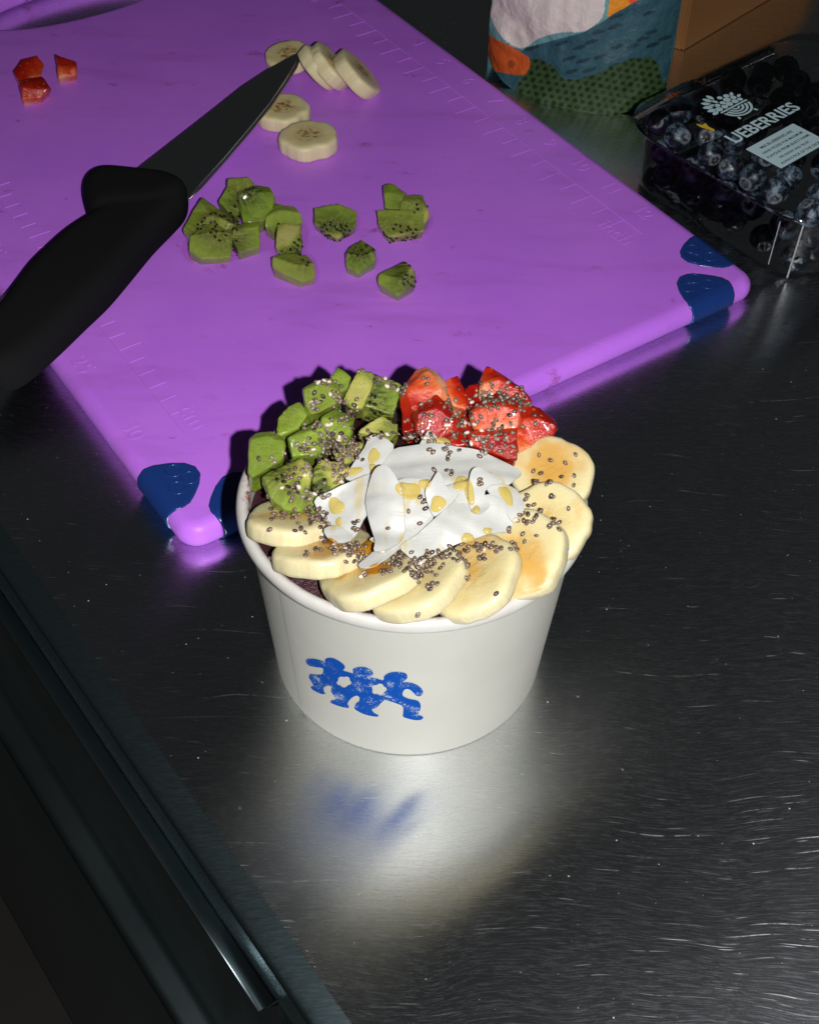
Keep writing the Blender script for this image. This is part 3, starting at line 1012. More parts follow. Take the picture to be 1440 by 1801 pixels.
G = 'strawberry pieces left on the cutting board'
berry([(23, 124), (39, 103), (66, 96), (78, 111), (72, 132), (51, 136), (33, 144)], 20, (0, 1, .75), 8, (-.3, .5, .6), 'curved dark red strawberry piece, rear one at the board edge', G, 1)
berry([(33, 140), (74, 132), (91, 156), (74, 171), (39, 175)], 20, (0, 1, .8), 8, (.2, .6, .4), 'red strawberry piece in front of the curved one', G, 2, ridge=[(38, 158), (84, 160)], rise=2.5)
berry([(97, 93), (134, 107), (137, 132), (102, 138)], 20, (0, 1, .8), 8, (0, .8, .1), 'small strawberry wedge with a pale cut face, standing alone', G, 3, ridge=[(101, 118), (134, 120)], rise=2)

G = 'kiwi chunks left on the cutting board'
FZ = (0, 1, .80)
kiwi([(400, 313), (438, 310), (450, 326), (440, 345), (417, 345), (398, 340)], 25, FZ, 10, (0, -.7, .5), 'dark kiwi chunk farthest back in the pile by the knife', G, 11, dist=12)
kiwi([(385, 352), (398, 327), (415, 330), (424, 360), (420, 384), (400, 368)], 23, FZ, 10, (.9, -.2, .2), 'kiwi chunk wedged in the middle of the pile by the knife', G, 12, dist=13)
kiwi([(417, 337), (445, 326), (473, 326), (485, 350), (478, 372), (463, 388), (427, 391), (420, 360)], 26, FZ, 12, (-.6, .7, .4), 'big bright green kiwi chunk on top of the pile', G, 13, ridge=[(420, 348), (450, 343), (481, 345)], rise=3, dist=17, nseed=5)
kiwi([(320, 405), (338, 372), (355, 345), (380, 363), (402, 377), (427, 402), (395, 412), (333, 418)], 23, (-.2, 1, .75), 10, (.2, -.3, .9), 'spiky seeded kiwi wedge at the left end of the pile', G, 14, ridge=[(352, 362), (372, 385), (402, 398)], rise=3.5, dist=13, nseed=26)
kiwi([(408, 395), (457, 387), (458, 433), (420, 445), (408, 418)], 21, FZ, 10, (-.9, -.1, .3), 'square kiwi chunk with seeds on its left side, front of the pile', G, 15, ridge=[(410, 408), (456, 402)], rise=2, dist=14, nseed=12)
kiwi([(331, 440), (335, 416), (347, 397), (377, 389), (410, 402), (407, 452), (352, 454)], 21, FZ, 11, (.2, .9, .4), 'wide kiwi chunk with a fluted front at the front left', G, 16, ridge=[(335, 420), (370, 413), (408, 416)], rise=3, dist=15, nseed=14)
kiwi([(465, 388), (476, 368), (487, 357), (520, 363), (534, 390), (515, 398), (487, 395), (482, 408), (466, 398)], 22, FZ, 9, (.3, -.8, .2), 'pale green kiwi chunk at the right end of the pile', G, 17, ridge=[(468, 388), (490, 375), (528, 380)], rise=3, dist=18, nseed=2)
kiwi([(487, 392), (527, 392), (533, 425), (530, 440), (493, 446), (485, 433)], 22, FZ, 10, (-.5, .2, .6), 'yellow core piece of kiwi with black seeds low down', G, 18, dist=4.5, nseed=14)
kiwi([(478, 452), (500, 446), (538, 446), (553, 466), (554, 488), (530, 496), (478, 470)], 20, FZ, 9, (.5, .7, .5), 'elongated kiwi chunk in front of the yellow core piece', G, 19, ridge=[(480, 459), (528, 474), (552, 468)], rise=3, dist=17, nseed=4)
kiwi([(552, 365), (573, 360), (597, 358), (628, 370), (627, 397), (593, 419), (570, 406), (552, 390)], 20, FZ, 8, (0, -.4, .9), 'kiwi chunk lying seeds up, alone in the middle of the board', G, 20, dist=14, nseed=26)
kiwi([(673, 325), (690, 321), (717, 340), (703, 368), (677, 364)], 22, FZ, 10, (.6, -.3, .2), 'plain rear kiwi chunk of the right hand trio', G, 21, ridge=[(675, 343), (710, 345)], rise=2, dist=17, nseed=2)
kiwi([(700, 366), (713, 343), (743, 343), (757, 375), (748, 392), (722, 388)], 22, FZ, 10, (.8, -.1, .5), 'streaked kiwi chunk at the right of the trio', G, 22, ridge=[(706, 358), (735, 358), (752, 372)], rise=2.5, dist=12, nseed=8)
kiwi([(662, 368), (705, 367), (747, 371), (745, 405), (683, 417), (664, 390)], 21, FZ, 9, (0, -.6, .8), 'front kiwi chunk of the trio with its seeded face to the viewer', G, 23, dist=14, nseed=24)
kiwi([(607, 445), (620, 430), (637, 420), (660, 437), (662, 457), (630, 481), (608, 468)], 20, FZ, 9, (.1, .9, .4), 'small faceted kiwi chunk with a dark top', G, 24, ridge=[(609, 450), (632, 458), (660, 446)], rise=3, dist=14, nseed=6)
kiwi([(663, 488), (690, 470), (713, 458), (732, 477), (730, 497), (700, 520), (680, 508), (665, 499)], 20, FZ, 9, (.7, .5, .4), 'kiwi chunk nearest the bowl among those on the board', G, 25, ridge=[(668, 488), (702, 497), (724, 478)], rise=3, dist=14, nseed=10)

# wet edges: juice puddles under the kiwi
_t = NT('kiwi_juice')
_tr = _t.new('ShaderNodeBsdfTransparent'); _tr.inputs[0].default_value = (.985, .93, .95, 1)
_gl = _t.new('ShaderNodeBsdfGlossy'); _gl.inputs['Roughness'].default_value = .06
_mx = _t.new('ShaderNodeMixShader'); _mx.inputs[0].default_value = .04
_t.l.new(_tr.outputs[0], _mx.inputs[1]); _t.l.new(_gl.outputs[0], _mx.inputs[2]); _t.l.new(_mx.outputs[0], _t.out.inputs[0])
M_JUICE = _t.m
def puddle(poly, h=.5):
    pts = smooth_poly(poly, 3)
    pv, pf, ov = triangulate(pts, 6)
    V = []
    for q in pv:
        d = min((Vector((q[0] - a, q[1] - b))).length for a, b in pts)
        V.append(at(q[0], q[1], BT + .12 + h * min(1, d / 5) ** .5))
    return V, [tuple(reversed(f)) for f in pf]
JP = [('thin juice puddle round the kiwi pile by the knife', [(322, 425), (330, 460), (360, 462), (412, 458), (470, 440), (480, 452), (478, 480), (530, 503), (560, 492), (556, 455), (540, 440), (540, 395), (480, 380), (400, 380)]),
      ('thin juice puddle under the lone seeds up kiwi chunk', [(550, 385), (560, 405), (592, 425), (622, 412), (634, 392), (620, 365), (570, 365)]),
      ('thin juice puddle under the trio of kiwi chunks', [(662, 390), (675, 416), (690, 422), (748, 411), (762, 385), (740, 365), (690, 360)]),
      ('thin juice puddle under the small faceted kiwi chunk', [(604, 462), (612, 477), (630, 487), (652, 472), (667, 458), (650, 440), (620, 440)]),
      ('thin juice puddle under the kiwi chunk nearest the bowl', [(660, 495), (672, 512), (698, 526), (722, 508), (735, 490), (715, 470), (680, 480)])]
for lab, pl in JP:
    V, F = puddle(pl)
    tag(build('juice_puddle', V, F, M_JUICE), lab, 'juice', 'kiwi juice on the cutting board')

# ------------------------------------------------------------------ paper bowl
bowl = empty('paper_bowl', (0, 0, 0))
tag(bowl, 'white paper bowl with a blue stamp standing on the steel counter', 'bowl')
R0, R1, HW = 49.4, 55.2, 80.0
def wall_r(z): return R0 + (R1 - R0) * z / HW
def squeeze(v):      # the full bowl is pressed a little out of round
    k = .055 * max(0, v.z) / 85
    return Vector((v.x, v.y * (1 - k) - k * 58, v.z))
def lathe(prof, n=160, wob=0.):
    V, F = [], []
    for r, z in prof:
        for k in range(n):
            a = 2 * math.pi * k / n
            w_ = wob * (nz((math.cos(a) * 2, math.sin(a) * 2, 3.3), 1.1)) if wob else 0
            V.append(squeeze(Vector(((r + w_) * math.cos(a), (r + w_) * math.sin(a), z + w_ * .6))))
    for i in range(len(prof) - 1):
        for k in range(n):
            k2 = (k + 1) % n
            F.append((i * n + k, i * n + k2, (i + 1) * n + k2, (i + 1) * n + k))
    return V, F
prof = [(R0 - 3.5, 5.5), (R0 - 1.2, 4.5), (R0 - .9, .7), (R0 - .55, .15), (R0 - .15, .1), (R0 + .02, .5)] + [(wall_r(z), z) for z in (1, 3, 6, 12, 20, 30, 40, 50, 60, 70, 76, 80)]
V, F = lathe(prof); build('wall', V, F, M_PAPER, bowl)
V, F = lathe([(wall_r(z) - .8, z) for z in (80, 74, 66, 58)]); build('inner_wall', V, F, M_RIM, bowl)
V, F = lathe([(.1, 5.5), (20, 5.5), (R0 - 3.5, 5.5)]); build('base', V, F, M_PAPER, bowl)
# rolled rim, a little uneven
rp = []
for k in range(19):
    a = math.radians(-100 + 310 * k / 18)
    rp.append((56.2 + 2.2 * math.cos(a), 82.2 + 2.8 * math.sin(a)))
V, F = lathe(rp, 200, .55); build('rolled_rim', V, F, M_RIM, bowl)
# paper seam: the overlap runs down the left of the front
V, F = [], []
for i in range(24):
    z = 1.5 + (79.0 - 1.5) * i / 23
    for k, (da, dr) in enumerate(((0, .05), (.010, .30), (.012, .32), (.10, .06))):
        a = math.radians(-140) + da
        V.append(squeeze(Vector(((wall_r(z) + dr) * math.cos(a), (wall_r(z) + dr) * math.sin(a), z))))
for i in range(23):
    for k in range(3):
        F.append((i * 4 + k, i * 4 + k + 1, i * 4 + k + 5, i * 4 + k + 4))
build('seam', V, F, M_PAPER, bowl)
# the stamp: three striding figures arm over shoulder
OUT = [(250, 212), (262, 203), (290, 203), (325, 212), (340, 222), (337, 208), (350, 199), (375, 200), (405, 215), (425, 232), (428, 245), (420, 255), (440, 262), (465, 268), (463, 252), (480, 242), (515, 240), (545, 252), (558, 268), (552, 278), (540, 285), (570, 292), (602, 300), (605, 282), (630, 266), (665, 262), (700, 268), (711, 282), (705, 298), (690, 308), (720, 310), (755, 322), (778, 343), (780, 362), (765, 373), (748, 368), (725, 345), (705, 340), (692, 350), (690, 370), (720, 385), (755, 392), (770, 410), (768, 435), (760, 455), (775, 462), (782, 470), (770, 480), (740, 480), (700, 470), (690, 462), (692, 440), (688, 418), (660, 405), (630, 395), (608, 390), (590, 405), (570, 425), (550, 432), (560, 448), (578, 458), (575, 465), (545, 462), (510, 452), (478, 435), (470, 420), (478, 405), (492, 395), (493, 378), (480, 370), (462, 378), (448, 392), (440, 408), (447, 420), (440, 426), (410, 420), (375, 408), (362, 398), (370, 390), (385, 388), (378, 370), (365, 350), (368, 330), (350, 325), (332, 335), (335, 355), (340, 362), (320, 362), (285, 345), (273, 330), (285, 325), (275, 305), (265, 285), (272, 272), (300, 275), (325, 272), (330, 255), (325, 245), (290, 240), (262, 232)]
def flower(cx, cy, r, a0):
    return [(cx + (r * (.78 + .24 * abs(math.cos(2.5 * (a - a0))))) * math.cos(a) * 1.12, cy + (r * (.78 + .24 * abs(math.cos(2.5 * (a - a0))))) * math.sin(a) * .86) for a in [2 * math.pi * k / 30 for k in range(30)]]
def zpx(p): return (440 + p[0] / 2.5714, 1080 + p[1] / 2.5714)
outl = [zpx(p) for p in smooth_poly(OUT, 3)]
holes = [[zpx(p) for p in flower(424, 307, 30, .3)], [zpx(p) for p in flower(582, 342, 31, 1.2)]]
pv, pf, ov = triangulate(outl, 7, holes)
def on_wall(px, py, lift):
    d = ray(px, py)
    t0, t1 = 300., 420.
    def f(t):
        P = CAM + d * t
        k = .055 * max(0, P.z) / 85
        return math.hypot(P.x, (P.y + k * 58) / (1 - k)) - wall_r(P.z) - lift
    t = 300.
    while f(t) > 0 and t < 600: t += 1
    a, b = t - 1, t
    for _ in range(30):
        mth = (a + b) / 2
        if f(mth) > 0: a = mth
        else: b = mth
    return CAM + d * b
V = [on_wall(q[0], q[1], .12) for q in pv]
build('stamped_figures', V, [tuple(reversed(f)) for f in pf], M_STAMP, bowl)

# ------------------------------------------------------------------ acai puree
V, F = [], []
NR, NA = 26, 120
for i in range(NR + 1):
    r = 54.0 * i / NR
    for k in range(NA):
        a = 2 * math.pi * k / NA
        x, y = r * math.cos(a), r * math.sin(a)
        z = 75.5 + 8.5 * (1 - (r / 54.0) ** 2) + 1.1 * nz((x, y, 0), .09) + .6 * nz((x, y, 5), .25)
        V.append(squeeze(Vector((x, y, z))))
for i in range(NR):
    for k in range(NA):
        k2 = (k + 1) % NA
        F.append((i * NA + k, (i + 1) * NA + k, (i + 1) * NA + k2, i * NA + k2))
tag(build('acai_puree', V, F, M_ACAI), 'dark purple acai puree filling the paper bowl under the toppings', 'acai')
register(V, F)

# ------------------------------------------------------------------ toppings: banana fan
G = 'banana slices fanned round the bowl rim'
banana(970, 829, 91.5, 13.5, .93, (-.2, 1), 7.0, 'banana slice in the bowl touching the strawberries, dotted with few seeds', G, M_BANANA_H, 31)
banana(962, 914, 92.0, 13.6, .95, (-.5, .8), 6.6, 'large right hand banana slice in the bowl, second below the strawberries', G, M_BANANA_H, 32)
banana(914, 972, 92.5, 14.4, .88, (-.7, .7), 7.0, 'banana slice at the lower right of the bowl with amber honey', G, M_BANANA_H, 33)
banana(828, 1008, 92.0, 15.0, .70, (-.6, .8), 6.2, 'front banana slice in the bowl, right of centre over the rim', G, M_BANANA_H, 34)
banana(728, 1011, 92.5, 15.6, .58, (-.42, .9), 6.4, 'front centre banana slice in the bowl with a dense heap of seeds', G, M_BANANA_H, 35)
banana(648, 992, 92.0, 17.2, .42, (-.36, .93), 6.8, 'front left banana slice in the bowl glazed with honey', G, M_BANANA_H, 36)
banana(570, 953, 91.0, 15.6, .36, (-.08, 1), 6.8, 'left banana slice in the bowl between two other slices', G, M_BANANA_H, 37)
banana(517, 902, 90.5, 14.6, .38, (.02, 1), 6.7, 'leftmost banana slice in the bowl under the kiwi', G, M_BANANA_H, 38)

# ------------------------------------------------------------------ toppings: kiwi
G = 'kiwi chunks in the bowl'
KF = (0, 1, .86)
kiwi([(582, 662), (595, 646), (617, 662), (612, 684), (598, 690), (586, 680)], 103, KF, 9, (0, .5, -.6), 'rearmost small plain kiwi chunk in the bowl', G, 41, dist=18, nseed=0)
kiwi([(485, 735), (505, 716), (527, 705), (542, 727), (525, 750), (487, 768)], 95, (-.3, 1, .8), 9, (.2, -.6, -.2), 'shaded dark green kiwi slab at the left rear of the bowl', G, 42, dist=17, nseed=0)
kiwi([(531, 684), (545, 674), (575, 664), (596, 676), (602, 698), (587, 711), (547, 730), (537, 714)], 103, KF, 12, (.3, .2, -.9), 'kiwi cube at the top left with a clump of seeds on its face', G, 43, ridge=[(534, 690), (560, 682), (594, 690)], rise=2, dist=19, nseed=0)
kiwi([(653, 655), (680, 663), (706, 674), (703, 693), (694, 732), (668, 722), (638, 712)], 101, (.3, 1, .85), 11, (-.8, -.1, .2), 'dark streaked kiwi chunk beside the strawberries', G, 44, dist=11, nseed=16)
kiwi([(603, 704), (614, 676), (630, 649), (657, 655), (660, 667), (648, 695), (636, 718), (622, 719)], 104, (-.1, 1, .9), 10, (-.5, .3, .5), 'yellow cored kiwi wedge at the top of the bowl', G, 45, dist=4.0, nseed=6)
kiwi([(628, 759), (650, 742), (671, 729), (700, 745), (701, 759), (684, 777), (662, 768)], 98, KF, 9, (-.6, .5, .3), 'pale core kiwi piece just above the coconut', G, 46, dist=6.5, nseed=10)
kiwi([(563, 735), (589, 719), (624, 731), (621, 762), (606, 785), (584, 765), (566, 752)], 101, KF, 11, (.5, .4, -.2), 'central kiwi chunk partly dusted with seeds', G, 47, ridge=[(566, 742), (600, 748), (618, 758)], rise=2.5, dist=16, nseed=6)
kiwi([(506, 771), (530, 754), (560, 737), (582, 748), (586, 770), (560, 800), (513, 803)], 98, KF, 11, (.5, -.5, -.1), 'bright green kiwi chunk right of the leftmost cube', G, 48, ridge=[(509, 776), (548, 764), (580, 756)], rise=2.5, dist=17, nseed=8)
kiwi([(438, 772), (450, 760), (478, 758), (494, 766), (502, 781), (500, 805), (471, 824), (443, 838), (436, 830)], 97, KF, 13, (.2, -.1, -.9), 'leftmost kiwi cube hanging over the bowl rim', G, 49, ridge=[(439, 780), (468, 773), (500, 784)], rise=2.2, dist=20, nseed=0)
kiwi([(458, 840), (480, 826), (530, 804), (545, 815), (553, 828), (545, 860), (551, 880), (528, 900), (500, 897), (476, 876)], 97, (-.1, 1, .88), 12, (.6, .5, .2), 'big kiwi chunk at the lower left above the banana', G, 50, ridge=[(462, 845), (490, 858), (546, 838)], rise=3, dist=11, nseed=9)
kiwi([(550, 826), (563, 807), (594, 812), (614, 824), (600, 850), (570, 868), (548, 858)], 99, KF, 11, (.3, .5, .4), 'pale kiwi chunk touching the coconut under a crust of seeds', G, 51, ridge=[(553, 832), (580, 838), (606, 832)], rise=2, dist=8, nseed=10)
kiwi([(585, 795), (600, 778), (640, 776), (640, 792), (618, 812), (595, 815)], 97, KF, 9, (.1, .3, .7), 'dark seed covered kiwi piece in the middle of the kiwi heap', G, 52, dist=9, nseed=14)
kiwi([(534, 872), (560, 858), (600, 846), (606, 866), (585, 885), (550, 902)], 95.5, KF, 9, (.2, -.6, .1), 'low green kiwi piece between coconut and lower left chunk', G, 53, dist=17, nseed=0)

# ------------------------------------------------------------------ toppings: strawberry
G = 'strawberry pieces in the bowl'
berry([(702, 697), (715, 672), (730, 650), (747, 640), (765, 650), (782, 670), (788, 700), (770, 735), (735, 755), (706, 762)], 101, (-.1, 1, .86), 12, (-.6, -.3, .2), 'big strawberry half at the left of the strawberry heap', G, 4, ridge=[(716, 690), (752, 660), (776, 690)], rise=3)
berry([(780, 670), (792, 664), (805, 659), (815, 677), (824, 702), (820, 722), (795, 712)], 101, (.2, 1, .85), 10, (.7, .3, -.1), 'small strawberry piece between the two heaps, darker right side', G, 5)
berry([(808, 690), (826, 676), (846, 672), (852, 705), (828, 722), (812, 714)], 98, (0, 1, .85), 8, (.2, .3, .8), 'shaded dark red strawberry piece in the rear gap', G, 12)
berry([(724, 730), (745, 708), (767, 690), (780, 702), (808, 738), (805, 757), (772, 773), (748, 765), (730, 764)], 102, (0, 1, .9), 10, (-.3, .2, .8), 'red skinned strawberry piece in front of the big half', G, 6, ridge=[(735, 732), (766, 722), (798, 744)], rise=3)
berry([(839, 682), (846, 660), (856, 642), (880, 657), (920, 682), (937, 708), (915, 706), (875, 698), (842, 702)], 102, (.1, 1, .85), 11, (.6, .5, -.1), 'tall pointed strawberry piece at the rear of the bowl', G, 7, ridge=[(850, 680), (880, 672), (920, 695)], rise=2.5)
berry([(906, 752), (917, 706), (950, 716), (975, 738), (983, 753), (973, 768), (940, 784), (911, 797)], 96.5, (.3, 1, .88), 12, (.7, .5, .1), 'strawberry piece at the far right with red skin on top', G, 8, ridge=[(915, 745), (945, 742), (974, 755)], rise=3)
berry([(822, 729), (838, 710), (857, 695), (876, 689), (915, 706), (921, 740), (907, 756), (847, 763), (832, 752)], 102, (0, 1, .88), 11, (.1, .9, -.1), 'seed covered strawberry piece in the middle right', G, 9, ridge=[(832, 730), (868, 716), (914, 728)], rise=3)
berry([(818, 760), (850, 752), (875, 754), (911, 750), (909, 808), (890, 808), (855, 794), (826, 782)], 98.5, (-.1, 1, .9), 10, (0, -.2, .9), 'dark red strawberry cube touching the coconut', G, 10, ridge=[(824, 768), (866, 770), (909, 766)], rise=2)
berry([(758, 766), (790, 735), (826, 730), (838, 762), (818, 784), (780, 782)], 93.5, (0, 1, .85), 8, (0, .5, .6), 'low strawberry piece almost buried under seeds at the centre', G, 11)

# ------------------------------------------------------------------ toppings: coconut shavings
def flake(poly, z, lean, bend, bdir, label, seed, thick=.55, twist=0.):
    pts = smooth_poly([(float(a), float(b)) for a, b in poly], 3)
    pv, pf, ov = triangulate(pts, 6.5)
    cx = sum(p[0] for p in pts) / len(pts); cy = sum(p[1] for p in pts) / len(pts)
    nrm = face_dir(cx, cy, *lean)
    P0 = at(cx, cy, z)
    u = (RIGHT * math.cos(bdir) + UPV * math.sin(bdir)); u = (u - nrm * u.dot(nrm)).normalized()
    w_ = nrm.cross(u)
    top = []
    for q in pv:
        P = on_plane(q[0], q[1], P0, nrm)
        a = (P - P0).dot(u); b = (P - P0).dot(w_)
        h = 1.7 * bend * a * a / 100 + 1.5 * twist * a * b / 100 + .75 * math.sin(b * .42 + seed) * min(1, abs(b) / 5) + .35 * max(0, abs(b) - 6) * (1 if seed % 2 else -.5) + .8 * nz(P + Vector((seed * 7, 0, 0)), .10) + .16 * nz(P, .5)
        top.append(P + nrm * h)
    bot = [p - nrm * thick for p in top]
    b0 = len(top)
    V = top + bot
    F0 = []
    for f in pf:
        a, b, c = [top[i] for i in f]
        F0.append(tuple(f) if (b - a).cross(c - a).dot(nrm) > 0 else tuple(reversed(f)))
    F = F0 + [tuple(i + b0 for i in reversed(f)) for f in F0]
    ec = set()
    for f in F0:
        for i in range(3): ec.add((f[i], f[(i + 1) % 3]))
    for (i, j) in ec:
        if (j, i) not in ec:
            k0 = len(V); V += [V[j], V[i], V[i + b0], V[j + b0]]; F.append((k0, k0 + 1, k0 + 2, k0 + 3))
    o = build('coconut_flake', V, F, M_COCO)
    tag(o, label, 'coconut flake', 'coconut flakes heaped in the middle of the bowl')
    register(V, F)
    return o
flake([(608, 842), (622, 815), (640, 788), (655, 766), (693, 785), (680, 805), (660, 830), (648, 838), (622, 846)], 103, (-.3, .8, .85), .9, .6, 'upper left coconut flake leaning on the kiwi', 1)
flake([(570, 931), (600, 921), (622, 945), (598, 955), (579, 950)], 98.5, (0, 1, .8), .5, .3, 'small coconut flake low on the left, over the banana', 2)
flake([(552, 882), (580, 865), (612, 847), (655, 826), (668, 850), (655, 890), (640, 915), (622, 946), (601, 926), (577, 918)], 102, (-.3, .6, .93), -1.0, .8, 'pointed left coconut flake with a honey drop', 3, twist=.5)
flake([(630, 996), (650, 975), (672, 955), (698, 945), (703, 962), (676, 986), (650, 1000)], 98, (-.3, .9, .75), .5, .6, 'thin lowest coconut sliver over the front banana', 4)
flake([(650, 950), (672, 940), (700, 918), (740, 915), (762, 912), (742, 945), (712, 962), (690, 966)], 100.5, (0, 1, .85), .5, .5, 'coconut flake under the big curl at the bottom centre', 5)
flake([(702, 884), (725, 876), (752, 878), (764, 908), (738, 926), (706, 934), (698, 910)], 103, (.2, .6, .9), .7, .2, 'flat coconut flake in the very centre', 6)
flake([(640, 880), (645, 850), (660, 828), (683, 824), (700, 845), (709, 880), (709, 920), (704, 950), (688, 968), (664, 976), (662, 955), (650, 925)], 106, (-.4, .5, .92), -2.2, -.15, 'big curled coconut flake left of centre', 7, twist=.3)
flake([(704, 957), (735, 935), (775, 902), (790, 882), (807, 864), (837, 874), (862, 868), (890, 880), (901, 905), (901, 925), (865, 936), (835, 946), (792, 960), (752, 982), (733, 997), (722, 978)], 104, (.2, .7, .92), -.8, -.6, 'large front coconut flake reaching down to the banana', 8, twist=.4)
flake([(857, 857), (875, 849), (900, 854), (916, 870), (922, 893), (912, 908), (900, 916), (884, 892)], 105, (.5, .6, .88), -1.2, .3, 'rightmost curved coconut flake over the banana fan', 9)
flake([(660, 800), (690, 781), (722, 779), (760, 778), (802, 784), (840, 789), (882, 805), (917, 818), (908, 834), (888, 849), (860, 844), (832, 838), (800, 856), (760, 858), (715, 856), (680, 838)], 106, (0, 1, .82), -.35, .05, 'wide top coconut flake reaching to the strawberries', 10, twist=.25)
flake([(738, 786), (746, 768), (755, 758), (774, 772), (790, 786), (765, 790)], 105.5, (.1, 1, .8), .8, .3, 'small upright coconut tip at the back of the heap', 11)
flake([(748, 868), (760, 846), (772, 829), (788, 860), (806, 866), (790, 886), (774, 899), (760, 903)], 108.5, (-.2, .7, .92), -1.2, 1.0, 'triangular coconut flake on top of the heap', 12)
flake([(828, 830), (840, 822), (858, 831), (888, 846), (862, 854), (852, 870), (862, 888), (842, 905), (828, 890), (824, 860)], 109, (.3, .7, .9), -1.4, .2, 'folded coconut flake on top right of the heap', 13, twist=-.6)
flake([(700, 845), (730, 842), (752, 850), (748, 872), (722, 884), (704, 878)], 105.5, (.1, .8, .9), .7, .4, 'coconut flake beneath the triangular one', 14)
flake([(783, 858), (800, 850), (826, 850), (832, 880), (820, 900), (800, 880)], 106.5, (.2, .8, .9), .6, .2, 'coconut flake between the triangular and folded ones', 15)

# ------------------------------------------------------------------ seeds and honey laid on what is there
BVH = BVHTree.FromPolygons(TOP_V, TOP_F)
def hit(px, py):
    d = ray(px, py).normalized()
    r = BVH.ray_cast(CAM, d)
    if r[0] is None: return None
    nn = r[1]
    if nn.dot(d) > 0: nn = -nn
    return r[0], nn

def honey_blob(px, py, rx, ry, rot, lift, label, mat=M_HONEY, n=26, kind_name='honey_drop'):
    """flattened drop that follows the surface under it"""
    V, F = [], []
    rings = [0, .35, .65, .85, .96, 1.0]
    prof = [1, .93, .75, .50, .25, .03]
    rn = random.Random(int(px * 7 + py))
    ph = rn.uniform(0, 6)
    base = hit(px, py)
    if base is None: return
    for r, h in zip(rings, prof):
        for k in range(n):
            a = 2 * math.pi * k / n
            wv = 1 + .14 * math.sin(2 * a + ph) + .10 * math.sin(3 * a + ph * 2)
            x = rx * r * math.cos(a) * wv; y = ry * r * math.sin(a) * wv
            qx = px + x * math.cos(rot) - y * math.sin(rot); qy = py + x * math.sin(rot) + y * math.cos(rot)
            hh = hit(qx, qy)
            if hh is None or (hh[0] - base[0]).length > 9: P = on_plane(qx, qy, base[0], base[1]); nn = base[1]
            else: P, nn = hh
            V.append(P + (nn * .5 + base[1] * .5).normalized() * (.7 * lift * h + .02))
    for i in range(len(rings) - 1):
        for k in range(n):
            k2 = (k + 1) % n
            F.append((i * n + k, i * n + k2, (i + 1) * n + k2, (i + 1) * n + k))
    F = [tuple(reversed(f)) for f in F]
    o = build(kind_name, V, F, mat)
    tag(o, label, 'honey', 'honey drops on the toppings')
for a in [(591, 890, 13, 16, .1, .9, 'oval honey drop on the pointed left coconut flake'),
          (655, 823, 7, 7, 0, 1.6, 'round clear honey bead at the top of the big coconut curl'),
          (621, 829, 15, 8, -.3, .7, 'honey smear on the upper left coconut flake'),
          (657, 802, 9, 15, .5, .6, 'narrow honey streak on the upper left coconut flake'),
          (718, 863, 20, 17, .4, .8, 'broad honey patch left of the triangular coconut flake'),
          (747, 851, 10, 10, 0, .9, 'small honey drop under the wide top coconut flake'),
          (770, 886, 15, 13, 0, .9, 'round honey drop near the centre of the coconut heap'),
          (812, 850, 16, 12, .1, .9, 'honey drop below the middle of the wide top flake'),
          (826, 868, 9, 18, -.1, .7, 'honey run down the right of centre'),
          (837, 897, 7, 7, 0, 1.2, 'tiny honey bead on the large front flake'),
          (890, 872, 8, 22, -.5, .6, 'curved honey streak on the rightmost coconut flake'),
          (822, 946, 12, 8, .2, .9, 'honey drop at the lower edge of the large front flake'),
          (857, 934, 7, 7, 0, 1.1, 'tiny honey bead at the right of the front flake edge'),
          (776, 775, 16, 6, .2, .9, 'amber honey between the top coconut tip and the strawberries'),
          (596, 858 + 60, 6, 8, .2, .6, 'faint honey spot low on the pointed left flake')]:
    honey_blob(*a)
honey_blob(650, 962, 26, 13, -.25, 1.1, 'amber honey pool with glints between banana and coconut', M_HONEY_D)
honey_blob(585, 955, 14, 6, .5, .6, 'amber honey trickle on the left banana slice', M_HONEY_D)
honey_blob(665, 1000, 26, 9, -.35, .5, 'amber honey film on the front left banana slice', M_HONEY_D)

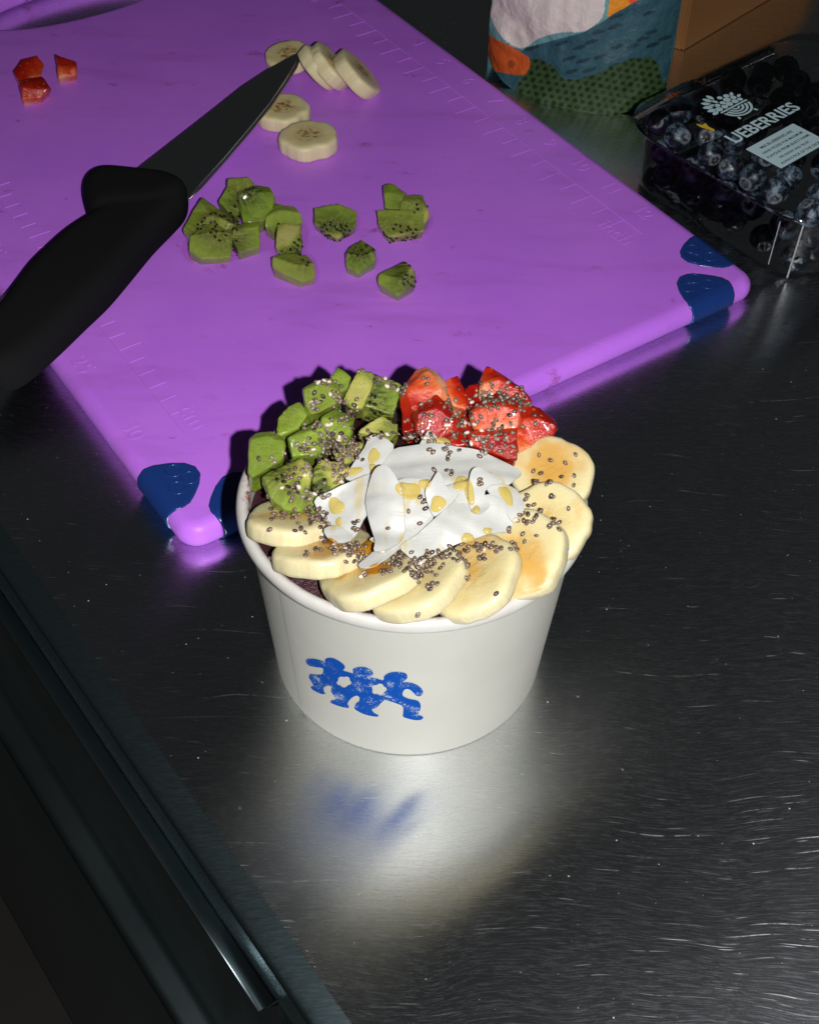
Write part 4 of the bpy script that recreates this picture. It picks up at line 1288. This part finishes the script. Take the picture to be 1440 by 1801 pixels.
# chia: centre and spread in the photograph, and how many
CL = [('kiwi', [(565, 672, 12, 5, 9), (553, 707, 7, 9, 11), (585, 685, 12, 10, 5), (636, 648, 18, 3, 8), (672, 668, 10, 8, 7), (694, 680, 8, 10, 6), (602, 708, 10, 7, 8),
               (608, 742, 10, 12, 8), (576, 760, 16, 10, 18), (582, 782, 22, 10, 34), (603, 800, 18, 10, 24), (537, 786, 6, 9, 9), (545, 748, 14, 5, 8), (528, 838, 14, 12, 16), (592, 832, 15, 12, 20),
               (520, 868, 8, 8, 7), (558, 870, 12, 6, 10), (500, 852, 10, 8, 3), (466, 805, 16, 6, 3), (630, 772, 14, 6, 9), (662, 766, 12, 5, 6), (615, 790, 12, 9, 14), (625, 719, 10, 5, 5), (505, 800, 4, 6, 5)]),
      ('strawberry', [(711, 682, 5, 10, 7), (738, 660, 16, 12, 4), (853, 702, 14, 7, 16), (884, 706, 16, 7, 18), (916, 697, 10, 13, 16), (872, 682, 18, 6, 7), (760, 722, 22, 14, 8), (803, 745, 9, 16, 22),
                      (722, 763, 16, 6, 18), (762, 772, 12, 5, 10), (876, 766, 15, 8, 22), (850, 782, 8, 8, 10), (832, 738, 10, 12, 10), (890, 728, 30, 12, 7), (790, 703, 8, 8, 5), (935, 722, 10, 8, 3), (830, 772, 8, 8, 8)]),
      ('coconut', [(757, 792, 4, 3, 3), (786, 796, 4, 9, 7), (792, 830, 3, 3, 3), (843, 847, 2, 6, 4), (625, 922, 4, 5, 4), (746, 886, 4, 7, 4), (762, 826, 1, 1, 1), (718, 900, 1, 1, 1), (737, 922, 1, 1, 1), (682, 931, 1, 1, 1), (648, 916, 2, 1, 1)]),
      ('banana', [(948, 801, 0, 0, 1), (968, 810, 0, 0, 1), (1012, 800, 0, 0, 1), (994, 815, 0, 0, 1), (938, 829, 0, 0, 1), (951, 833, 0, 0, 1), (987, 839, 0, 0, 1), (1010, 837, 0, 0, 1), (1009, 854, 0, 0, 1),
                  (927, 878, 3, 4, 3), (972, 875, 2, 2, 2), (939, 888, 0, 0, 1), (1000, 895, 0, 0, 1), (978, 914, 4, 3, 3), (983, 932, 0, 0, 1), (950, 903, 3, 1, 2), (940, 852, 3, 2, 3), (965, 852, 3, 3, 3),
                  (923, 906, 4, 2, 4), (908, 916, 4, 4, 4), (935, 917, 5, 4, 4), (920, 940, 1, 1, 1), (923, 953, 0, 0, 1), (944, 943, 0, 0, 1), (906, 962, 4, 5, 6), (898, 932, 3, 3, 2), (945, 910, 0, 0, 1), (968, 925, 1, 3, 2),
                  (836, 968, 26, 6, 22), (870, 960, 10, 5, 5), (848, 985, 3, 2, 3), (820, 992, 4, 4, 5), (820, 1016, 2, 1, 2), (873, 1045, 0, 0, 1), (808, 985, 5, 6, 6),
                  (748, 992, 12, 8, 40), (775, 978, 12, 6, 14), (724, 1008, 8, 6, 10), (758, 1034, 6, 3, 5), (770, 1028, 0, 0, 1), (735, 1080, 0, 0, 1), (768, 1012, 2, 1, 1),
                  (703, 985, 9, 8, 16), (678, 1004, 4, 4, 3), (672, 992, 2, 1, 1), (640, 1012, 4, 2, 3), (630, 985, 6, 3, 4), (695, 1000, 8, 5, 8),
                  (545, 975, 8, 3, 3), (592, 970, 24, 4, 10), (612, 962, 12, 4, 14), (618, 975, 10, 4, 6), (607, 988, 0, 0, 1), (565, 952, 4, 4, 4),
                  (555, 906, 10, 9, 22), (565, 920, 8, 4, 10), (498, 905, 14, 4, 6), (530, 900, 10, 4, 5), (475, 932, 0, 0, 1), (519, 935, 0, 0, 1), (529, 927, 3, 2, 2), (536, 937, 0, 0, 1), (566, 938, 0, 0, 1), (477, 897, 0, 0, 1), (484, 912, 6, 4, 3)])]
sv, sf = ellipsoid(Vector((0, 0, 0)), Vector((1, 0, 0)), Vector((0, 1, 0)), Vector((0, 0, 1)), 1.02, .68, .58, 10, 7)
SEED_ME = []
for k, mt in enumerate(M_SEEDS):
    me = bpy.data.meshes.new('chia_seed')
    me.from_pydata([Vector((v.x + .0, v.y * (1 - .16 * v.x), v.z)) * MM for v in sv], [], sf)
    me.materials.append(mt)
    me.polygons.foreach_set('use_smooth', [True] * len(me.polygons))
    SEED_ME.append(me)
WHERE = {'kiwi': 'chia seed sprinkled on the kiwi chunks in the bowl', 'strawberry': 'chia seed sprinkled on the strawberry pieces in the bowl',
         'coconut': 'chia seed sprinkled on the white coconut flakes', 'banana': 'chia seed sprinkled on the banana slices in the bowl'}
rn = random.Random(5)
placed = []
grid = {}
for kind_, cls in CL:
    for (cx, cy, sx, sy, cnt) in cls:
        for q in range(cnt):
            for attempt in range(6):
                if sx == 0: px, py = cx, cy
                else: px, py = rn.gauss(cx, sx), rn.gauss(cy, sy)
                h = hit(px, py)
                if h is None: continue
                P, nn = h
                near = [s for s in placed if (s[0] - P).length < 1.35]
                if near and attempt < 5 and sx > 0 and rn.random() < .8: continue
                lift = .45 + (.75 if near else 0)
                placed.append((P + nn * lift, nn, kind_, cnt / max(1, sx * sy)))
                break
for (px, py, z) in ((437, 868, 85.2), (476, 982, 84.8), (1034, 866, 85), (1018, 957, 85)):
    placed.append((at(px, py, z), Vector((0, 0, 1)), 'banana', 0))
order = sorted(range(len(placed)), key=lambda i: placed[i][3])
single = set(order[:300])
RV = [[], [], [], []]; RFc = [[], [], [], []]
for i, (P, nn, kind_, dens) in enumerate(placed):
    tilt = (nn + Vector((rn.uniform(-.4, .4), rn.uniform(-.4, .4), rn.uniform(-.3, .3)))).normalized()
    d = tilt.cross(Vector((rn.uniform(-1, 1), rn.uniform(-1, 1), rn.uniform(-1, 1)))).normalized()
    M = Matrix((d, tilt.cross(d), tilt)).transposed()
    k = rn.choices((0, 1, 2, 3), (.52, .2, .2, .08))[0]
    if kind_ in ('banana', 'coconut') and k >= 2 and rn.random() < .7: k = 0
    s = rn.uniform(.84, 1.1)
    if i in single:
        o = bpy.data.objects.new('chia_seed', SEED_ME[k])
        COL.objects.link(o)
        mm = M.to_4x4() @ Matrix.Scale(s, 4); mm.translation = P * MM
        o.matrix_world = mm
        tag(o, WHERE[kind_], 'seed', 'chia seeds on the ' + kind_)
    else:
        b = len(RV[k])
        RV[k] += [P + (M @ v) * s for v in sv]; RFc[k] += [tuple(j + b for j in f) for f in sf]
allv, allf, mi = [], [], []
for k in range(4):
    b = len(allv); allv += RV[k]; allf += [tuple(j + b for j in f) for f in RFc[k]]; mi += [k] * len(RFc[k])
o = build('chia_seeds', allv, allf, M_SEEDS[0])
for k in (1, 2, 3): o.data.materials.append(M_SEEDS[k])
o.data.polygons.foreach_set('material_index', mi)
tag(o, 'dense clumps of brown chia seeds between the toppings', 'seeds', kind='stuff')

# ------------------------------------------------------------------ printed food pouch
PA, PB = Vector((38, 430, 0)), Vector((139, 395, 0))
PD = (PB - PA); PW = PD.length; PD.normalize()
PN = Vector((PD.y, -PD.x, 0))
if PN.y > 0: PN = -PN
NS, NH, HT = 230, 210, 150.
def pouch_point(s, h, side):
    x = s * PW
    e = max(0, 1 - (2 * s - 1) ** 2)
    hb = h / HT
    belly = (27 * e ** .75) * (1 + .35 * (s - .5)) * (1 - .6 * hb) if side > 0 else (18 * e ** .75) * (1 - .6 * hb)
    gus = 0.0
    z = h
    if side > 0:
        z = h + 9 * (1 - min(1, e * 1.6)) * max(0, 1 - h / 30)        # gusset lifts the lower corners
        belly += 2.6 * nz((x, h, 0), .05) + 1.0 * nz((x, h, 7), .14) + 1.2 * math.sin((x * .8 + h) * .09)
    return PA + PD * x + PN * (belly * side) + Vector((0, 0, z))
def srgb(r, g, b):
    f = lambda c: (c / 255 / 12.92) if c <= 10 else ((c / 255 + .055) / 1.055) ** 2.4
    return (f(r), f(g), f(b))
P_WHITE = smooth_poly([(853, -40), (858, 0), (867, 40), (889, 71), (920, 84), (947, 67), (987, 56), (1027, 54), (1058, 31), (1064, 0), (1066, -40)], 3)
P_AQUA = [(820, -60), (835, -60), (842, 54), (880, 72), (919, 88), (921, 84), (1027, 56), (1068, 32), (1072, 0), (1075, -60)]
P_ORG2 = [(1068, 30), (1072, 0), (1074, -60), (1180, -60), (1124, -2)]
P_ORG = smooth_poly([(820, 40), (842, 50), (885, 75), (931, 101), (922, 131), (880, 126), (820, 110)], 2)
P_GRN = [(900, 170), (919, 129), (930, 103), (953, 104), (975, 118), (990, 138), (1010, 140), (1049, 129), (1085, 112), (1111, 102), (1145, 100), (1158, 112), (1164, 140), (1200, 160), (1200, 240), (900, 240)]
rp_ = random.Random(3)
dash = [(rp_.uniform(930, 1170), rp_.uniform(10, 130)) for _ in range(60)]
dash2 = []
for q in dash:
    if all(abs(q[0] - r[0]) > 24 or abs(q[1] - r[1]) > 10 for r in dash2): dash2.append(q)
def pouch_colour(P):
    x, y = to_px(P)
    if inside(x, y, P_WHITE):
        k = nz((x, y, 0), .03) * .5 + nz((x, y, 4), .09) * .3
        return tuple(c * (1 + .18 * k) for c in (.76, .67, .60))
    if inside(x, y, P_ORG):
        if math.hypot((x - 853) / 7, (y - 67) / 6.5) < 1 or math.hypot((x - 899) / 7, (y - 112) / 7) < 1: return (.34, .06, .014)
        return (.62, .105, .018)
    if inside(x, y, P_GRN):
        u = (x + y * .35) / 14.5; v = (y - x * .18) / 11.5
        row = math.floor(v)
        fu = (u + .5 * (row % 2)) % 1 - .5; fv = v % 1 - .5
        if math.hypot(fu / .30, fv / .33) < 1: return (.012, .024, .010)
        return (.040, .082, .026)
    if inside(x, y, P_ORG2):
        return (.86, .09, .02) if (x - y * .3) > 1106 else (.88, .32, .02)
    if inside(x, y, P_AQUA):
        return (.15, .36, .35)
    for (dx, dy) in dash2:
        a = (x - dx) * .97 - (y - dy) * -.25; b = (y - dy) * .97 + (x - dx) * .25
        if (a / 11) ** 2 + (b / 3.6) ** 2 < 1: return (.017, .048, .064)
    return (.036, .105, .130)
V, F, CC = [], [], []
for j in range(NH + 1):
    for i in range(NS + 1):
        P = pouch_point(i / NS, HT * j / NH, 1)
        V.append(P); CC.append(pouch_colour(P))
for j in range(NH):
    for i in range(NS):
        a = j * (NS + 1) + i
        F.append((a, a + 1, a + NS + 2, a + NS + 1))
pouch = empty('food_pouch', PA + PD * PW / 2)
tag(pouch, 'standing printed pouch in teal, orange and dotted green behind the board', 'pouch')
o = build('front_panel', V, F, M_BAG, pouch)
ca = o.data.attributes.new('print', 'FLOAT_COLOR', 'POINT')
ca.data.foreach_set('color', [c for q in CC for c in (*q, 1)])
V, F = [], []
for j in range(13):
    for i in range(17):
        V.append(pouch_point(i / 16, HT * j / 12, -1))
for j in range(12):
    for i in range(16):
        a = j * 17 + i
        F.append((a, a + 17, a + 18, a + 1))
o = build('back_panel', V, F, M_BAG, pouch)
ca = o.data.attributes.new('print', 'FLOAT_COLOR', 'POINT')
ca.data.foreach_set('color', [c for q in V for c in (.05, .15, .18, 1)])

# ------------------------------------------------------------------ cardboard box
C0 = at(1197, 88, 0); CD = (at(1345, 0, 0) - C0).normalized(); CN = (at(1180, 80, 0) - C0).normalized()
CN = (CN - CD * CN.dot(CD)).normalized()
box = empty('cardboard_box', C0)
tag(box, 'brown cardboard box standing behind the pouch at the top right', 'box')
def slab(name, P, a, b, c, mat, parent):
    V = [P, P + a, P + a + b, P + b, P + c, P + a + c, P + a + b + c, P + b + c]
    bm = bmesh.new()
    vv = [bm.verts.new(v) for v in V]
    for f in ((0, 3, 2, 1), (4, 5, 6, 7), (0, 1, 5, 4), (1, 2, 6, 5), (2, 3, 7, 6), (3, 0, 4, 7)): bm.faces.new([vv[i] for i in f])
    bmesh.ops.recalc_face_normals(bm, faces=bm.faces)
    bmesh.ops.bevel(bm, geom=bm.edges[:], offset=.7, segments=2, affect='EDGES')
    bm.verts.index_update()
    r = build(name, [v.co.copy() for v in bm.verts], [tuple(v.index for v in f.verts) for f in bm.faces], mat, parent, smooth=False)
    bm.free(); return r
Z = Vector((0, 0, 1))
slab('front_panel', C0, CD * 150, CN * -1.5 + CN * 0, Z * 46, M_CARD, box)
slab('side_panel', C0 + CN * .05, CD * 1.5, CN * 62, Z * 46, M_CARD, box)
slab('back_panel', C0 + CN * 62.1, CD * 150, CN * 1.5, Z * 46, M_CARD, box)
slab('far_side_panel', C0 + CN * .05 + CD * 148.5, CD * 1.4, CN * 62, Z * 46, M_CARD, box)
slab('base_panel', C0 + CD * 1.6 + CN * .1 + Z * .2, CD * 146.5, CN * 61.8, Z * 1.5, M_CARD, box)

# ------------------------------------------------------------------ blueberry punnet
PL = Vector((98, 314, 0)); PF = Vector((184, 214, 0))
U1 = (PF - PL); L1 = U1.length; U1.normalize()          # along the near long side
U2 = Vector((-U1.y, U1.x, 0)); L2 = 150.
if U2.x < 0: U2 = -U2
def pw(a, b, z): return PL + U1 * a + U2 * b + Vector((0, 0, z))
punnet = empty('blueberry_punnet', pw(L1 / 2, L2 / 2, 0))
tag(punnet, 'clear plastic punnet with a printed lid, full of blueberries', 'punnet')
def shell(levels, name, mat, parent, cap0=False, cap1=False, n=8):
    V, F = [], []
    for (ins, z, r) in levels:
        for (a, b) in round_rect(ins, ins, L1 - ins, L2 - ins, r, n): V.append(pw(a, b, z))
    m_ = 4 * (n + 1)
    for i in range(len(levels) - 1):
        for k in range(m_):
            k2 = (k + 1) % m_
            F.append((i * m_ + k, i * m_ + k2, (i + 1) * m_ + k2, (i + 1) * m_ + k))
    if cap0: F.append(tuple(reversed(range(m_))))
    if cap1: F.append(tuple((len(levels) - 1) * m_ + k for k in range(m_)))
    return build(name, V, F, mat, parent)
shell([(9, 1.0, 19), (7.5, 2.2, 20), (6.5, 6, 21), (4, 34, 24), (3.2, 36.5, 24), (.5, 37.2, 27), (0, 38.2, 27)], 'tray', M_CLEAR, punnet, cap0=True)
lid = shell([(-.4, 37.6, 27), (-.4, 39.2, 27), (2.5, 40, 26), (4, 42.5, 25), (12, 50, 22), (17, 53.2, 18), (24, 54.2, 14)], 'lid', M_CLEAR, punnet, cap1=True)
_t = NT('highlight_bead_plastic')
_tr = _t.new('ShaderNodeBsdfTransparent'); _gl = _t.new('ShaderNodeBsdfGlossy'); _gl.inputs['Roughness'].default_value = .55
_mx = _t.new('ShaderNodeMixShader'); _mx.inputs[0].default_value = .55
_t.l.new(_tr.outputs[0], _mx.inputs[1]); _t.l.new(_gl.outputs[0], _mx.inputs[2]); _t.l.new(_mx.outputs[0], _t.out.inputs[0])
M_HIGHLIGHT_BEAD = _t.m
for (qa, qb, qz0, qz1, qr) in ((1384, 488, 2, 35, .55), (1351, 464, 9, 36, .32)):  # added pale beads, standing in for flash streaks on the tray's corner
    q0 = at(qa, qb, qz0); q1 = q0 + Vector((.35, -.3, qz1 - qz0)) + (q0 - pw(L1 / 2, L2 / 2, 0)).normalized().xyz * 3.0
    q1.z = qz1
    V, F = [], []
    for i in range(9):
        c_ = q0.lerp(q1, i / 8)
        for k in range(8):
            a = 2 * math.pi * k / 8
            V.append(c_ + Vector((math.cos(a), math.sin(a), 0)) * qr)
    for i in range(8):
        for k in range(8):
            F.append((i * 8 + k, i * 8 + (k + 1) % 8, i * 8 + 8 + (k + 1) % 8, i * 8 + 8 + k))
    build('highlight_bead', V, F, M_HIGHLIGHT_BEAD, punnet)
ZL = 54.5
H0, H1 = at(1293, 252, ZL), at(1408, 190, ZL)
HU = (H1 - H0); HL = HU.length; HU.normalize()
HV = Vector((-HU.y, HU.x, 0))
if HV.y < 0: HV = -HV
def lay(tv, P, zz): return [P + HU * v.x + HV * v.y + Vector((0, 0, zz + v.z)) for v in tv]
def fit_text(s, P, width, zz, mat, name, bold, squeeze=None, parent=None):
    tv, tf = text_mesh(s, 10, .02, bold)
    w0 = max(v.x for v in tv) - min(v.x for v in tv)
    k = width / w0; ky = squeeze or k
    return build(name, lay([Vector((v.x * k, v.y * ky, v.z * .5)) for v in tv], P, zz), tf, mat, parent or lid, smooth=False)
fit_text('UEBERRIES', H0, HL, .05, M_PRINT, 'printed_heading', .22)
# scalloped paragraph panel
S0 = at(1312, 262, ZL)
pwid, phei = 36.0, 21.0
scal = []
for (x0, y0, x1, y1) in ((0, -phei, pwid, -phei), (pwid, -phei, pwid, 0), (pwid, 0, 0, 0), (0, 0, 0, -phei)):
    d = math.hypot(x1 - x0, y1 - y0); nn_ = int(d / 1.4)
    for k in range(nn_):
        for j in range(4):
            t_ = (k + j / 4) / nn_
            bmpv = .35 * abs(math.sin(math.pi * j / 4))
            ox, oy = (y1 - y0) / d, -(x1 - x0) / d
            scal.append((x0 + (x1 - x0) * t_ + ox * bmpv, y0 + (y1 - y0) * t_ + oy * bmpv))
pv, pf, ov = triangulate(scal)
build('printed_panel', lay([Vector((q[0], q[1], 0)) for q in pv], S0, .03), pf, M_PRINT, lid, smooth=False)
for k, s in enumerate(('M&S BLUEBERRIES ARE', 'HAND PICKED FOR MAXIMUM', 'FLAVOUR FROM SELECT FARMS', 'WE KNOW AND TRUST.', 'ALWAYS PICK OF THE CROP.')):
    wv_ = (24, 30, 32, 23, 30)[k]
    fit_text(s, S0 + HU * (pwid - wv_) * .5 - HV * (4.6 + 3.7 * k), wv_, .09, M_PRINT_DARK, 'printed_line', .15)
# yellow mark
pv, pf, ov = triangulate(smooth_poly([(1224, 217), (1234, 219), (1240, 216), (1246, 222), (1256, 227), (1254, 231), (1245, 227), (1232, 223)], 3))
build('yellow_mark', [at(q[0], q[1], ZL - 2) for q in pv], [tuple(reversed(f)) for f in pf], M_PRINT_YEL, lid, smooth=False)
# basket emblem: bowl with bands, leaves and fruit heaped over it
EC = at(1283, 186, ZL)
def disc2(cx, cy, rx, ry, rot, n=18, lens=False):
    out = []
    for k in range(n):
        a = 2 * math.pi * k / n
        x, y = rx * math.cos(a), ry * math.sin(a) * (abs(math.sin(a)) ** .6 if lens else 1)
        out.append((cx + x * math.cos(rot) - y * math.sin(rot), cy + x * math.sin(rot) + y * math.cos(rot)))
    return out
EV, EF = [], []
def emb(poly, zz):
    pv, pf, ov = triangulate(poly)
    b = len(EV)
    EV.extend(lay([Vector((q[0], q[1], 0)) for q in pv], EC, zz)); EF.extend([tuple(i + b for i in f) for f in pf])
zz = .05
for k in range(4):          # woven bands of the basket
    r1, r2 = 9.6 - 2.3 * k, 9.6 - 2.3 * k - 1.7
    band = [(1.5 + r1 * math.cos(math.radians(a)), -2.2 + r1 * .85 * math.sin(math.radians(a))) for a in range(-176, -3, 8)]
    band += [(1.5 + max(.2, r2) * math.cos(math.radians(a)), -2.6 + max(.2, r2) * .85 * math.sin(math.radians(a))) for a in range(-4, -177, -8)]
    emb(band, zz)
emb([(-8.6, -2.0), (11.6, -2.0), (11.4, -.9), (-8.4, -.9)], zz)
emb([(-6, -11.2), (-4.4, -11.2), (-4.2, -9.4), (-5.2, -9.0)], zz); emb([(7.2, -11.2), (8.8, -11.2), (7.8, -9.0), (6.8, -9.4)], zz)
rb_ = random.Random(2)
for k, (cx, cy, r) in enumerate(((-6.5, 1.4, 2.0), (-2.4, 1.2, 1.8), (1.4, 1.5, 2.0), (5.6, 1.3, 1.9), (9.2, 1.0, 1.5), (-4.4, 4.4, 1.7), (3.6, 4.8, 2.1), (7.8, 4.2, 1.7), (-.4, 4.3, 1.6), (6.2, 7.4, 1.7), (2.2, 8.3, 1.5))):
    emb(disc2(cx, cy, r, r * .92, 0), zz)
for k, (cx, cy, l, a) in enumerate(((-10.2, 3.0, 2.7, 170), (-9.6, 6.0, 2.7, 150), (-7.6, 8.8, 2.7, 130), (-4.6, 10.6, 2.7, 110), (-1.4, 11.6, 2.5, 92), (-6.4, 6.2, 2.0, 140), (-2.6, 7.6, 2.0, 115), (-10.6, .2, 2.4, 190), (9.6, 6.9, 2.0, 40), (11.4, 3.6, 1.8, 20))):
    emb(disc2(cx, cy, l, l * .52, math.radians(a), lens=True), zz)
build('basket_emblem', EV, EF, M_PRINT, lid, smooth=False)

# blueberries
def berry_mesh(seed):
    rr = random.Random(seed)
    bm = bmesh.new()
    bmesh.ops.create_uvsphere(bm, u_segments=28, v_segments=18, radius=1)
    for v in bm.verts:
        p = v.co
        ang = math.atan2(p.y, p.x); rad = math.hypot(p.x, p.y)
        v.co.z *= .86
        if p.z > .45:
            # sunken crown with a five pointed raised lip
            lip = math.exp(-((rad - .40) / .085) ** 2) * (.17 + .08 * math.cos(5 * ang))
            pit = -.30 * max(0, 1 - (rad / .36) ** 2)
            v.co.z += lip + pit
        v.co *= 1 + .02 * nz(v.co * 2 + Vector((seed, 0, 0)), 1)
    me = bpy.data.meshes.new('blueberry'); 
    for v in bm.verts: v.co *= MM
    bm.to_mesh(me); bm.free()
    me.materials.append(M_BLUE)
    me.polygons.foreach_set('use_smooth', [True] * len(me.polygons))
    return me
BM_ = [berry_mesh(k) for k in range(4)]
rb = random.Random(11)
pts = []
def try_berry(a, b, z, r, lab):
    P = pw(a, b, z)
    x, y = to_px(P)
    if x > 1475 or x < 1000: return
    if any((P - q[0]).length < (r + q[1]) * .93 for q in pts): return
    pts.append((P, r, lab))
LT = 'blueberry in the top layer under the printed lid'
LS = 'blueberry pressed against the near side of the clear tray'
for layer, (z, ins) in enumerate(((10, 14.5), (24, 12.5), (37, 13))):
    for k in range(200):
        a = rb.uniform(ins, L1 - ins); b = rb.choice((ins + rb.uniform(0, 3), rb.uniform(ins, 60)))
        if rb.random() < .35: a = L1 - ins - rb.uniform(0, 3); b = rb.uniform(ins, 90)
        if layer < 2 and not (b < ins + 9 or a > L1 - ins - 9): continue
        try_berry(a, b, z + rb.uniform(-1.5, 1.5), rb.uniform(6.4, 7.9), LS if layer < 2 else LT)
for k in range(400):
    try_berry(rb.uniform(16, L1 - 16), rb.uniform(16, 110), 42 + rb.uniform(-2, 1), rb.uniform(6.2, 7.6), LT)
for P, r, lab in pts:
    o = bpy.data.objects.new('blueberry', BM_[rb.randrange(4)])
    COL.objects.link(o)
    e = (CAM - P).normalized() * .9 + Vector((rb.uniform(-1, 1), rb.uniform(-1, 1), rb.uniform(-1, 1)))
    q = e.to_track_quat('Z', 'Y')
    mm = q.to_matrix().to_4x4() @ Matrix.Rotation(rb.uniform(0, 6), 4, 'Z') @ Matrix.Scale(r, 4)
    mm.translation = P * MM
    o.matrix_world = mm
    tag(o, lab, 'blueberry', 'blueberries in the punnet, ' + ('top' if lab == LT else 'side'))

SC.render.engine = 'CYCLES'
SC.cycles.max_bounces = 7
SC.cycles.diffuse_bounces = 3
SC.cycles.glossy_bounces = 4
SC.cycles.transparent_max_bounces = 10
SC.cycles.caustics_reflective = True
SC.cycles.sample_clamp_indirect = 3.0
